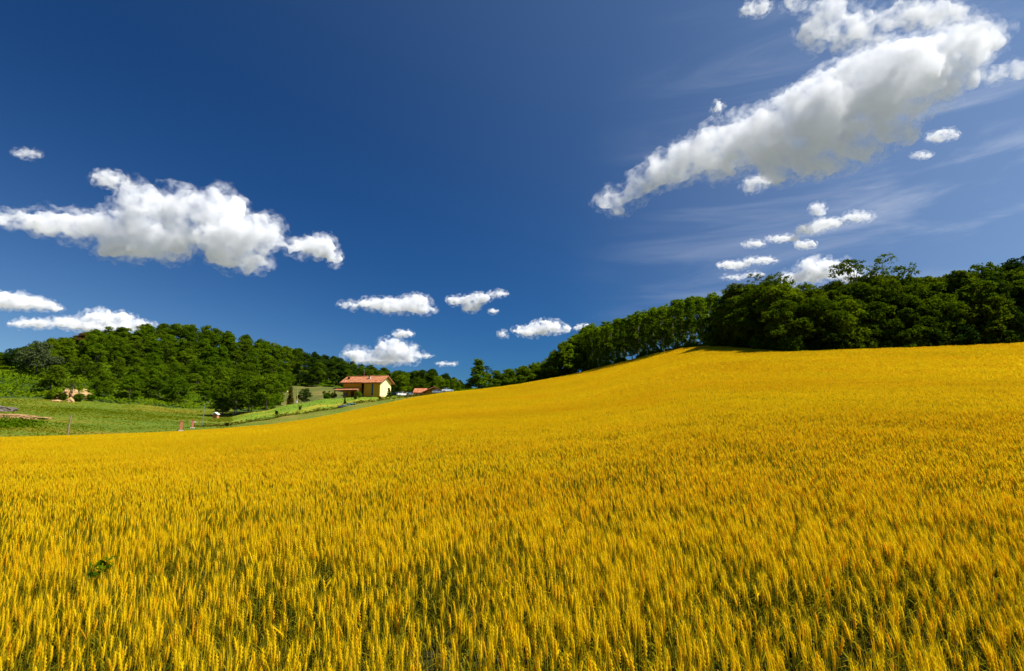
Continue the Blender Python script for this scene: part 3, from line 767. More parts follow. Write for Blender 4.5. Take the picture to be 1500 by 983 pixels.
# --- hedge and lawn shrubs
pa = [(288, 158, ), (345, 160), (400, 165), (460, 171), (520, 180), (560, 186), (600, 193), (632, 201)]
hp, hr = [p for p, _ in pa], [r for _, r in pa]
lob = []
for i in range(150):
    px = 288+344*i/149; b = place(px, float(np.interp(px, hp, hr))+rng.uniform(-.3, .3))
    hh = rng.uniform(.4, 1.0)*(1 if px > 330 else .7)
    lob.append((b.x, b.y, b.z+hh*.4, .55, .55, hh*.62))
me = leaf_mesh('hedge', lob, 15000, .14, 4, fill=.3, zmin=-.95)
tag(link('hedge', me, LEAF_HEDGE), 'long low uneven hedge climbing from the brick gate pillars to the house', 'hedge')
for px, r, h, lab, pl, leaf, wd in ((505, 186, 2.1, 'slim dark cypress bush on the lawn below the porch', COLUMN, None, 1), (520, 194, 1.25, 'small round dark bush on the lawn below the house', BUSH[2], LEAF_DARK, .8),
        (569.5, 200, 3.0, 'dark egg-shaped bush at the sunlit gable corner of the house', COLUMN, LEAF_WOOD, 1.6), (525, 201, 2.2, 'round yellow-green bush before the porch', BUSH[3], LEAF_POPLAR, .8),
        (440, 182, 1.3, 'small reddish sapling on the dry part of the lawn', BUSH[0], LEAF_RUST, .6), (406, 176, 1.2, 'small dark bush at the lower left of the lawn', BUSH[1], LEAF_DARK, .75),
        (556, 189, 1.2, 'small russet shrub on the lawn below the gable', BUSH[2], LEAF_RUST, .7), (335, 157, .9, 'small dark bush on the bank below the hedge', BUSH[3], LEAF_DARK, .9)):
    b = place(px, r); pl.put('bush', b, h, lab, 'bush', rng=rng, wide=wd, leaf=leaf)

# ------------------------------------------------------------------ the yellow house
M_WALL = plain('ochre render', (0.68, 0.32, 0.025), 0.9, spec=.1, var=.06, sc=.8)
M_WALL_LIT = plain('ochre render with painted sunlight', (0.80, 0.66, 0.33), 0.9, spec=.1, var=.04, sc=.8)  # paler copy of the wall render, sunlight on the gable put into its colour
M_PLINTH = plain('terracotta plinth', (0.42, 0.17, 0.07), 0.9, spec=.1)
M_WOOD = noisy('dark stained wood', [(0.3, (0.07, 0.028, 0.012)), (0.7, (0.15, 0.06, 0.025))], 4, stretch=(6, 1, 1))
M_GLASS = plain('dark window glass', (0.02, 0.035, 0.05), 0.08, spec=.6)
M_BLUE = plain('blue grey door', (0.05, 0.12, 0.22), 0.5)
M_STONE = plain('pale stone', (0.42, 0.38, 0.32), 0.9, spec=.1, var=.25, sc=6)
M_METAL = plain('galvanised metal', (0.35, 0.37, 0.38), 0.4, metal=.7)
M_RED = plain('red plastic', (0.45, 0.03, 0.03), 0.5)

def tile_mat():
    """terracotta pantiles: courses across the slope, ridges down it, every tile its own shade"""
    m, n, out = mat_new('terracotta roof tiles')
    tc = N(n, 'ShaderNodeTexCoord')
    br = N(n, 'ShaderNodeTexBrick', i_Scale=1.0); br.inputs['Brick Width'].default_value = .26; br.inputs['Row Height'].default_value = .36; br.inputs['Mortar Size'].default_value = .02
    br.inputs['Color1'].default_value = (.46, .17, .075, 1); br.inputs['Color2'].default_value = (.58, .27, .13, 1); br.inputs['Mortar'].default_value = (.16, .06, .03, 1)
    n.links.new(tc.outputs['Object'], br.inputs['Vector'])
    ns = N(n, 'ShaderNodeTexNoise', i_Scale=.9, i_Detail=6); n.links.new(tc.outputs['Object'], ns.inputs['Vector'])
    cr = ramp(n, [(.35, (.6, .55, .5)), (.65, (1.1, 1.0, .95))]); n.links.new(ns.outputs[0], cr.inputs[0])
    mx = N(n, 'ShaderNodeMix', data_type='RGBA', blend_type='MULTIPLY', i_0=1.0); n.links.new(br.outputs[0], mx.inputs[6]); n.links.new(cr.outputs[0], mx.inputs[7])
    wv = N(n, 'ShaderNodeTexWave', wave_type='BANDS', bands_direction='X', i_Scale=1.2); n.links.new(tc.outputs['Object'], wv.inputs['Vector'])
    bp = N(n, 'ShaderNodeBump', i_Strength=.8, i_Distance=.06); n.links.new(wv.outputs[0], bp.inputs['Height'])
    p = N(n, 'ShaderNodeBsdfPrincipled', i_Roughness=.85); p.inputs['Specular IOR Level'].default_value = .15
    n.links.new(mx.outputs[2], p.inputs['Base Color']); n.links.new(bp.outputs[0], p.inputs['Normal']); n.links.new(p.outputs[0], out.inputs[0])
    return m
M_TILE = tile_mat()

HA = az_of(545)
corner = place(555.7, 202.5)
th = R(29)
ux = Vector((math.cos(-HA)*math.cos(th) - math.sin(HA)*math.sin(th), 0, 0))
fwd2 = Vector((math.sin(HA), math.cos(HA), 0)); right2 = Vector((math.cos(HA), -math.sin(HA), 0))
u = right2*math.cos(th) - fwd2*math.sin(th)
rz = math.atan2(u.y, u.x)
base_z = min(corner.z, place(503, 207).z) + .15
house = empty('farmhouse', (corner.x, corner.y, base_z), rz)
tag(house, 'two-storey yellow farmhouse with terracotta roof and lean-to porch on the green rise', 'house')
LN, WD, HE, HR = 14.6, 8.2, 5.35, 7.45        # long side, gable width, eaves, ridge
# house axes: x runs along the long side, 0 at the sunlit gable, negative to the left; y into the house
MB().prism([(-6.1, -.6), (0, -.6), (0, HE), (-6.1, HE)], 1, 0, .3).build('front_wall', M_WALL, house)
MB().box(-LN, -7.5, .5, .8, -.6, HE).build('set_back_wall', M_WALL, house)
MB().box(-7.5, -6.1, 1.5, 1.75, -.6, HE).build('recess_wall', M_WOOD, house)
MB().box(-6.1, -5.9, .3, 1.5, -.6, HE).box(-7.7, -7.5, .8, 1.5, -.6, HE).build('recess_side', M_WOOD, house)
gw = MB().prism([(.3, -.6), (WD, -.6), (WD, HE), (WD/2, HR-.08), (.3, HE+.12), ], 0, -.3, 0).build('gable_wall', M_WALL_LIT, house)
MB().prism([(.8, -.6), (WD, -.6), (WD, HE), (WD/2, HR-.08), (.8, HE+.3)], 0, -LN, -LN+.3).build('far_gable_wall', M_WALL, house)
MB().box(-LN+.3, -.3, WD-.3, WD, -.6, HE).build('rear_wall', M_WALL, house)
MB().box(-6.0, 0.0, -.035, -.003, -.6, .42).box(.003, .035, .02, WD, -.6, .42).build('plinth', M_PLINTH, house)
# roof: a front and a rear slope with overhangs, thick enough to read at the gable
sl = (HR-HE)/(WD/2)
ov, og = 1.0, 1.0
rw = MB()
def slab(x0, x1, y0, y1, thick=.2, z_at=lambda y: HE+(y)*sl if y <= WD/2 else HE+(WD-y)*sl, dz=.1):
    a, b = z_at(y0)+dz, z_at(y1)+dz
    rw.prism([(y0, a), (y1, b), (y1, b+thick), (y0, a+thick)], 0, x0, x1)
slab(-6.6, og, -ov, WD/2-.002); slab(-LN-og*.9, -6.62, -ov+.35, WD/2-.002); slab(-LN-og*.9, og, WD/2+.002, WD+ov)
roof = rw.build('roof', M_TILE, house)
MB().tube([(-LN-og*.9, WD/2, HR+.32), (og, WD/2, HR+.32)], .14, 8).build('ridge_tiles', M_TILE, roof)
MB().box(-6.6, og, -ov-.1, -ov+.02, HE-ov*sl-.02, HE-ov*sl+.14).build('gutter', M_WOOD, roof)
MB().box(-LN-.9, -6.7, -ov+.23, -ov+.345, HE-(ov-.35)*sl-.02, HE-(ov-.35)*sl+.13).build('gutter', M_WOOD, roof)
for (x, y, w, h) in ((-5.2, 2.0, .62, 1.15), (-13.3, 2.2, .8, .9)):
    z = HE+y*sl
    c = MB().box(x-w/2, x+w/2, y-w/2, y+w/2, z-.3, z+h).build('chimney', M_STONE if x > -9 else M_TILE, roof)
    MB().box(x-w/2-.1, x+w/2+.1, y-w/2-.1, y+w/2+.1, z+h+.002, z+h+.14).build('chimney_cap', M_TILE, c)
mast = MB().tube([(-8.6, 4.0, HR), (-8.6, 4.0, HR+2.5)], .05, 6).build('aerial_mast', M_METAL, roof)
a_ = MB()
a_.box(-9.1, -8.1, 3.97, 4.03, HR+2.42, HR+2.48)
for k in range(5): a_.box(-9.05+k*.22, -9.02+k*.22, 3.6, 4.4, HR+2.5, HR+2.53)
a_.box(-8.75, -8.45, 3.9, 3.96, HR+2.0, HR+2.4)
a_.build('aerial', M_METAL, roof)
MB().ball((-8.5, 3.8, HR+1.15), (.24, .10, .26)).build('satellite_dish', M_RED, roof)
# openings
wn = MB().box(-3.15, -2.55, -.02, .28, .75, 4.75).build('window', M_GLASS, house)
MB().box(-3.25, -3.152, -.05, -.003, .65, 4.85).box(-2.548, -2.45, -.05, -.003, .65, 4.85).box(-3.15, -2.55, -.05, -.022, 1.75, 1.85).build('frame', M_METAL, wn)
dr = MB().box(-7.3, -6.3, 1.42, 1.498, -.1, 2.35).build('door', M_BLUE, house)
MB().box(-7.45, -7.302, 1.40, 1.497, -.1, 2.45).box(-6.298, -6.15, 1.40, 1.497, -.1, 2.45).box(-7.3, -6.3, 1.40, 1.497, 2.352, 2.5).build('frame', M_WOOD, dr)
MB().box(-11.5, -10.2, .44, .498, -.1, 2.3).build('door', M_WOOD, house)
for x in (-13.6, -9.2):
    q = MB().box(x-.42, x+.42, .45, .498, .75 if x < -10 else .5, 1.55).build('window', M_GLASS, house)
    MB().box(x-.5, x-.422, .42, .497, .65, 1.63).box(x+.422, x+.5, .42, .497, .65, 1.63).box(x-.5, x+.5, .42, .497, 1.632, 1.71).build('frame', M_WOOD, q)
MB().box(-6.0, -5.5, .1, .3, 0, .01).build('step', M_STONE, house)
# lean-to porch
pz0, pz1 = 2.45, 3.25
rw = MB(); rw.prism([(-2.5, pz0), (.49, pz1), (.49, pz1+.18), (-2.5, pz0+.18)], 0, -LN-1.9, -7.3)
porch = rw.build('porch_roof', M_TILE, house)
MB().box(-LN-1.8, -7.4, -2.46, -2.3, pz0-.2, pz0-.02).build('porch_beam', M_WOOD, house)
for x in (-LN-1.5, -11.3, -7.75): MB().box(x-.14, x+.14, -2.44, -2.16, -1.0, pz0-.202).build('porch_post', M_WOOD, house)
MB().box(-8.1, -7.5, -2.1, .49, -1.0, pz0).build('porch_end_wall', M_PLINTH, house)
MB().box(-LN-1.8, -7.2, -2.7, .49, -1.2, -.12).build('porch_floor', M_STONE, house)

# ------------------------------------------------------------------ the low tiled building behind the crop
bpos = place(636, 214); bl = empty('outbuilding', (bpos.x, bpos.y, bpos.z), -az_of(628)-R(8))
tag(bl, 'low brown-beamed outbuilding with two tiled gables half hidden behind the crop', 'outbuilding')
HB = 3.7
MB().prism([(-4.4, 1.55), (0, HB-.25), (4.4, 1.7), (4.4, 1.9), (0, HB), (-4.4, 1.75)], 1, -.9, 7).build('front_roof', M_TILE, bl)
MB().prism([(-4.2, 1.30), (0, HB-.48), (4.2, 1.45), (4.2, 1.66), (0, HB-.27), (-4.2, 1.52)], 1, -.7, -.4).build('barge_board', M_WOOD, bl)
MB().prism([(-3.6, -.5), (3.6, -.5), (3.6, 1.6), (0, HB-.6), (-3.6, 1.6)], 1, 1.2, 1.5).build('front_wall', M_WALL, bl)
for x in (-3.6, -1.2, 1.2, 3.6): MB().box(x-.14, x+.14, -.55, -.27, -.8, 1.75 if abs(x) > 2 else 2.75).build('post', M_WOOD, bl)
MB().box(-3.9, 3.9, -.6, -.3, 1.2, 1.42).build('beam', M_WOOD, bl)
MB().box(-1.0, 1.0, 1.12, 1.19, -.3, 1.7).build('door', M_WOOD, bl)
MB().prism([(0.2, 1.35), (3.4, 3.05), (6.6, 1.35), (6.6, 1.55), (3.4, 3.25), (.2, 1.55)], 0, -8.0, -3.2).build('wing_roof', M_TILE, bl)
MB().box(-7.6, -3.4, .9, 6.2, -.6, 1.72).build('wing_wall', M_WALL, bl)
for x in (-6.7, -5.0): MB().box(x-.35, x+.35, .84, .897, .3, 1.2).build('window', M_GLASS, bl)
MB().box(-7.9, -3.3, .15, .3, 1.1, 1.3).build('wing_beam', M_WOOD, bl)
for x in (-7.7, -5.7): MB().box(x-.1, x+.1, .12, .32, -.6, 1.098).build('post', M_WOOD, bl)

# ------------------------------------------------------------------ parked cars
M_TYRE = plain('tyre rubber', (.02, .02, .02), .8); M_RIM = plain('alloy rim', (.5, .5, .5), .35, metal=.8)
M_LAMP = plain('lamp glass', (.75, .75, .72), .15); M_TAIL = plain('red lamp', (.4, .02, .02), .3)
def paint(name, c, metal=0.2): return plain(name, c, .25, metal=metal, spec=.6, var=.02)
def car(pos, rz, label, mat):
    o = empty('parked_car', pos, rz); tag(o, label, 'car', 'cars parked between the house and the outbuilding')
    prof = [(-2.1, .30), (-2.12, .70), (-1.95, .92), (-1.3, .98), (1.0, .96), (1.75, .84), (2.1, .66), (2.12, .32)]
    bm = MB().prism(prof, 1, -.84, .84); bm.build('body', mat, o, bevel=.06, smooth=False)
    top = [(-1.85, .93), (-1.35, 1.40), (-.9, 1.46), (.25, 1.44), (1.05, .95)]
    MB().prism(top, 1, -.72, .72).build('cabin', M_GLASS, o, bevel=.05)
    MB().prism([(-1.34, 1.42), (-.9, 1.48), (.25, 1.46), (.3, 1.42), (-.9, 1.43)], 1, -.70, .70).box(-.45, -.35, -.735, .735, .95, 1.44).build('roof', mat, o)
    for x in (-1.3, 1.32):
        for s in (-1, 1):
            w = MB().tube([(x, s*.66, .31), (x, s*.87, .31)], .31, 16).build('wheel', M_TYRE, o)
            MB().tube([(x, s*.86, .31), (x, s*.885, .31)], .19, 12).build('rim', M_RIM, w)
    for s in (-1, 1):
        MB().ball((2.06, s*.6, .66), (.09, .17, .09)).build('headlight', M_LAMP, o)
        MB().ball((-2.08, s*.62, .74), (.06, .14, .1)).build('tail_light', M_TAIL, o)
    return o
for px, r, rr, lab, mt in ((578, 204, -.15, 'black car parked nearest the sunlit gable of the house', paint('black paint', (.012, .012, .014))),
        (589.5, 203, .55, 'white car parked between the black car and the dark grey one', paint('white paint', (.75, .75, .75), 0)),
        (599, 203, -1.0, 'dark grey car parked nearest the tiled outbuilding', paint('grey paint', (.05, .055, .06))),
        (641, 209, .1, 'silver car parked under the front gable of the outbuilding', paint('silver paint', (.45, .47, .5), .5)),
        (655, 206.5, .25, 'pale blue-white car parked at the right end of the outbuilding', paint('pale paint', (.6, .66, .75), .1))):
    p = place(px, r); car(p+Vector((0, 0, .02 if px < 620 else .9)), rr, lab, mt)

# ------------------------------------------------------------------ gate pillars, poles, odds and ends in the valley
def brick_mat():
    m, n, out = mat_new('red brick')
    tc = N(n, 'ShaderNodeTexCoord'); br = N(n, 'ShaderNodeTexBrick', i_Scale=4.0)
    br.inputs['Color1'].default_value = (.34, .075, .035, 1); br.inputs['Color2'].default_value = (.45, .13, .06, 1); br.inputs['Mortar'].default_value = (.30, .22, .16, 1)
    n.links.new(tc.outputs['Object'], br.inputs['Vector'])
    p = N(n, 'ShaderNodeBsdfPrincipled', i_Roughness=.9); n.links.new(br.outputs[0], p.inputs['Base Color']); n.links.new(p.outputs[0], out.inputs[0]); return m
M_BRICK = brick_mat()
for px, r, h, lab in ((268.5, 143, 2.05, 'red brick gate pillar on a pale stone foot, nearer the field'), (285, 152, 1.75, 'shorter red brick gate pillar at the foot of the hedge')):
    p = place(px, r); o = empty('gate_pillar', p, .5); tag(o, lab, 'gate pillar', 'brick gate pillars')
    MB().box(-.24, .24, -.24, .24, .19, h).build('shaft', M_BRICK, o, bevel=.02)
    MB().box(-.30, .30, -.30, .30, h+.002, h+.12).build('cap', M_BRICK, o, bevel=.03)
    MB().box(-.5, .5, -.5, .5, -.4, .188).build('foot', M_STONE, o, bevel=.03)
p = place(268.5, 142.3)
p = place(104, 134.5); o = empty('wooden_pole', p); tag(o, 'leaning weathered wooden pole standing alone in the meadow edge', 'pole')
MB().tube([(0, 0, -.5), (.12, 0, 2.2), (.30, .05, 4.3)], [.15, .13, .10], 8).build('post', noisy('weathered wood', [(.3, (.16, .10, .06)), (.7, (.32, .22, .14))], 3, stretch=(5, 5, .5)), o)
MB().box(.19, .41, -.03, .13, 4.3, 4.38).build('cap', M_METAL, o)
p = place(299, 158); o = empty('street_lamp', p); tag(o, 'thin grey lamp post with a curved arm in front of the hill trees', 'lamp post')
MB().tube([(0, 0, -.4), (.08, 0, 2.5), (.2, 0, 5.1), (.38, 0, 5.6), (.8, 0, 5.85)], [.085, .075, .06, .05, .045], 8).build('pole', M_METAL, o)
MB().ball((.98, 0, 5.84), (.32, .13, .09)).build('lamp_head', M_METAL, o)
p = place(435, 206); o = empty('utility_pole', p); tag(o, 'yellowish wooden utility pole with a white meter box at its foot', 'pole')
MB().tube([(0, 0, -.5), (0, 0, 5.4)], [.14, .10], 8).build('post', noisy('yellow wood', [(.3, (.28, .18, .06)), (.7, (.42, .30, .12))], 3, stretch=(5, 5, .5)), o)
MB().box(-.22, .22, -.34, -.12, .3, 1.0).build('meter_box', plain('white box', (.65, .68, .7), .5), o, bevel=.02)
p = place(420, 209); o = empty('garden_lamp', p); tag(o, 'short dark lamp post with a round yellow globe by the russet conifer', 'lamp post')
MB().tube([(0, 0, -.4), (0, 0, 4.5)], [.07, .05], 8).build('pole', M_WOOD, o)
MB().ball((0, 0, 4.72), .26).build('globe', plain('amber globe', (.7, .5, .12), .3), o)
p = place(317.5, 205); o = empty('beehive', p); tag(o, 'small white-roofed hut under the trees at the meadow corner', 'hut')
MB().box(-.75, .75, -.6, .6, -.3, 1.15).build('hut_wall', M_PLINTH, o)
MB().prism([(-.95, 1.12), (0, 1.75), (.95, 1.12), (.95, 1.22), (0, 1.87), (-.95, 1.22)], 1, -.8, .8).build('hut_roof', plain('white sheet roof', (.72, .74, .78), .5), o)
o.name = 'garden_hut'
for px, r, ln, lab, mt in ((499, 176.5, 1.5, 'dark blue tarpaulin roll lying by the hedge', plain('dark blue tarp', (.015, .03, .06), .6)), (506, 177.5, 2.6, 'pale teal tarpaulin heap by the hedge, middle of three', plain('teal tarp', (.05, .12, .10), .6)), (515, 178.5, 2.4, 'dull teal tarpaulin heap by the hedge, right of three', plain('dull teal tarp', (.04, .10, .08), .6))):
    p = place(px, r); m = MB()
    for k in range(5): m.ball(((k-2)*ln*.2, rng.uniform(-.2, .2), .22+rng.uniform(0, .2)), (ln*.2, .4, rng.uniform(.2, .34)))
    ob = m.build('tarpaulin', mt, None, smooth=True); ob.location = p; ob.rotation_euler.z = -az_of(px); tag(ob, lab, 'tarpaulin', 'tarpaulins by the hedge')

def lump(name, label, cat, px, r, dims, mat, seed, group=None, rot=0, dz=0.0):
    """an uneven heap or boulder: a noisy rounded mass sunk in the ground"""
    bm = bmesh.new(); bmesh.ops.create_icosphere(bm, subdivisions=4, radius=1)
    g_ = random.Random(seed); of = g_.uniform(0, 500)
    for v in bm.verts:
        c = v.co.copy()
        n_ = float(vnoise(c.x*1.7+c.z*1.1+of, c.y*1.9+c.z*1.3+of, 1.0))+.35*float(vnoise(c.x*5+c.z*3+of, c.y*5+c.z*4+of, 1.0))+.15*float(vnoise(c.x*15+c.z*9+of, c.y*13+c.z*12+of, 1.0))+.2
        v.co = Vector((c.x*dims[0], c.y*dims[1], c.z*dims[2]))*(.45+.7*n_)
    me = bpy.data.meshes.new(name); bm.to_mesh(me); bm.free()
    ob = link(name, me, mat); p = place(px, r); ob.location = p+Vector((0, 0, dz)); ob.rotation_euler.z = rot-az_of(px)
    return tag(ob, label, cat, group)
M_SAND = noisy('sandy earth', [(.3, (.20, .12, .04)), (.55, (.44, .27, .11)), (.8, (.55, .36, .17))], 1.2, detail=8, bump=.25)
M_EARTH = noisy('tan earth', [(.3, (.12, .10, .03)), (.5, (.26, .15, .06)), (.7, (.38, .22, .10))], 1.5, detail=8, bump=.2)
M_GREY = noisy('grey spoil', [(.3, (.06, .05, .045)), (.7, (.16, .13, .11))], 1.5, detail=8, bump=.2)
for i, (px, r, d, lab) in enumerate(((83, 252, (2.0, 1.3, 1.2), 'flat sandy scar on the left side of the eroded bank'), (95, 255, (1.1, 1.3, 2.0), 'tall sandy scar at the top of the eroded bank'), (107, 254, (1.3, 1.4, 2.2), 'steep sandy scar in the middle of the eroded bank'),
        (123, 254, (2.0, 1.3, 1.5), 'broad sandy scar on the right of the eroded bank'), (121, 260, (1.2, 1.2, 1.4), 'small sandy scar above the broad right one'), (82, 246, (1.4, 1.0, .6), 'low sandy heap at the foot of the bank, left'), (103, 246, (1.1, 1.0, 1.2), 'upright sandy lump at the foot of the bank, right'))):
    lump('sandy_bank', lab, 'earth bank', px, r, d, M_SAND, 300+i, 'sandy scars in the eroded bank', dz=(.5 if r > 250 else -.2))
for i, (px, r, d, lab, mt) in enumerate(((12, 186, (3.4, 1.4, .65), 'large tan earth heap at the left edge of the meadow', M_EARTH), (30, 183, (3.0, 1.4, .6), 'tan earth heap in the middle of the row on the left', M_EARTH), (55, 180, (2.4, 1.2, .45), 'small brownish earth heap at the right end of the row', M_EARTH), (5, 205, (3.2, 2.0, 1.3), 'dark grey spoil heap at the left frame edge', M_GREY))):
    lump('earth_heap', lab, 'earth heap', px, r, d, mt, 320+i, 'earth heaps on the left of the meadow')
lump('flat_stone', 'flat pale stone slab lying in the meadow behind the pillars', 'stone', 286, 178, (.8, .5, .2), M_STONE, 340)
for i, (px, r, h, lf_, lab) in enumerate(((90, 249, 2.6, LEAF_WOOD, 'dark bramble bush in front of the left sandy scars'), (112, 250.5, 2.0, LEAF_BRIGHT, 'bright bramble bush between the sandy scars'), (115, 247, 2.8, LEAF_WOOD, 'dark bramble bush before the broad right sandy scar'), (132, 250, 2.4, LEAF_BRIGHT, 'bright bramble bush at the right end of the eroded bank'), (75, 250, 3.0, LEAF_BRIGHT, 'bright bramble bush at the left end of the eroded bank'))):
    BUSH[i % 4].put('bush', place(px, r), h, lab, 'bush', rng=rng, wide=1.0, leaf=lf_)
# rank green weeds below the heaps and along the field's far margin
n = 9000
px = g.uniform(-150, 78, n); r = g.uniform(150, 178, n)
okk = g.random(n) < np.clip((80-px)/50, 0, 1)*np.exp(-((r-166)/8)**2)*1.2
px, r = px[okk], r[okk]
px2 = g.uniform(-200, 640, 16000); r2 = np.array([float(field_D(az_of(p))) for p in px2])+g.uniform(1.0, 4.5, 16000)
px = np.concatenate([px, px2]); r = np.concatenate([r, r2]); a = np.arctan((px-750)/F/math.cos(.03))
x, y = r*np.sin(a), r*np.cos(a); hgt = np.where(np.arange(len(px)) < len(px)-16000, .9, .45)*(.4+vnoise(x, y, 3))*g.random(len(px))
z = ground(x, y)+hgt; nn = len(x); P = np.stack([x, y, z], 1)
nr = g.normal(size=(nn, 3))*.6+np.array([0, 0, .6]); nr /= np.linalg.norm(nr, axis=1)[:, None]; t = np.cross(nr, g.normal(size=(nn, 3))); t /= np.linalg.norm(t, axis=1)[:, None]; bt = np.cross(nr, t); s = g.uniform(.15, .4, nn)[:, None]
v = np.stack([P-t*s, P-bt*s*.5, P+t*s, P+bt*s*.5], 1).reshape(-1, 3); q = np.arange(nn)*4
tag(link('weeds', mesh_np('weeds', v, np.full(2*nn, 3), np.stack([q, q+1, q+2, q, q+2, q+3], 1).ravel(), {'tint': np.repeat(g.random(nn)*.7, 4)}), LEAF_BRIGHT), 'rank green weeds along the far margin of the crop', 'weeds', kind='stuff')

# rough grass standing in the meadow, the bank and the lawn
GRASS = foliage('rough grass', [(0.0, (0.075, 0.120, 0.003)), (0.45, (0.130, 0.160, 0.004)), (0.75, (0.20, 0.175, 0.008)), (1.0, (0.30, 0.20, 0.02))], 0.5)
n = 150000
px = g.uniform(-200, 640, n); a = np.arctan((px-750)/F/math.cos(.03)); r = np.sqrt(g.uniform(120**2, 250**2, n)); x, y = r*np.sin(a), r*np.cos(a)
dens_ = np.where(px > 345, .10, .55)*(.15+1.3*vnoise(x, y, 7)*vnoise(x*.4, y*1.4, 22)*1.6)
okk = (r > np.interp(a, e_az, e_D)+1) & ~((px > 345) & (r > 238)) & (g.random(n) < dens_)
x, y, r = x[okk], y[okk], r[okk]; nn = len(x); z = ground(x, y); hg = g.uniform(.04, .16, nn)*(.5+vnoise(x, y, 4)); b_ = g.uniform(0, 2*PI, nn); wd = g.uniform(.10, .28, nn)
cx, sx = np.cos(b_)*wd, np.sin(b_)*wd; lx, ly = g.normal(size=nn)*.12, g.normal(size=nn)*.12
v = np.stack([np.stack([x-cx, y-sx, z-.02], 1), np.stack([x+cx, y+sx, z-.02], 1), np.stack([x+cx*.6+lx, y+sx*.6+ly, z+hg], 1), np.stack([x-cx*.5+lx, y-sx*.5+ly, z+hg*.8], 1)], 1).reshape(-1, 3); q = np.arange(nn)*4
tn = np.clip(vnoise(x, y, 11)*.5+vnoise(x*.5, y*1.5, 30)*.45+g.random(nn)*.25-.12, 0, 1)
tag(link('rough_grass', mesh_np('rough_grass', v, np.full(2*nn, 3), np.stack([q, q+1, q+2, q, q+2, q+3], 1).ravel(), {'tint': np.repeat(tn, 4)}), GRASS), 'rough uneven grass standing in the meadow below the hill', 'grass', kind='stuff')

# ------------------------------------------------------------------ the wheat
def wheat_mat():
    m, n, out = mat_new('ripening wheat')
    hu = N(n, 'ShaderNodeAttribute', attribute_name='hue'); ti = N(n, 'ShaderNodeAttribute', attribute_name='tint')
    c1 = ramp(n, [(0.0, (.022, .040, .004)), (.35, (.085, .105, .006)), (.6, (.30, .25, .008)), (.8, (.70, .50, .008)), (1.0, (.91, .66, .008))])
    c2 = ramp(n, [(0.0, (.018, .036, .004)), (.35, (.10, .095, .006)), (.6, (.34, .22, .008)), (.8, (.70, .38, .007)), (1.0, (.88, .48, .008))])
    n.links.new(hu.outputs['Fac'], c1.inputs[0]); n.links.new(hu.outputs['Fac'], c2.inputs[0])
    mx = N(n, 'ShaderNodeMix', data_type='RGBA'); n.links.new(ti.outputs['Fac'], mx.inputs[0]); n.links.new(c1.outputs[0], mx.inputs[6]); n.links.new(c2.outputs[0], mx.inputs[7])
    d = N(n, 'ShaderNodeBsdfDiffuse'); t = N(n, 'ShaderNodeBsdfTranslucent'); n.links.new(mx.outputs[2], d.inputs[0]); n.links.new(mx.outputs[2], t.inputs[0])
    ms = N(n, 'ShaderNodeMixShader', i_0=.48); n.links.new(d.outputs[0], ms.inputs[1]); n.links.new(t.outputs[0], ms.inputs[2])
    n.links.new(ms.outputs[0], out.inputs[0]); return m
M_WHEAT = wheat_mat()

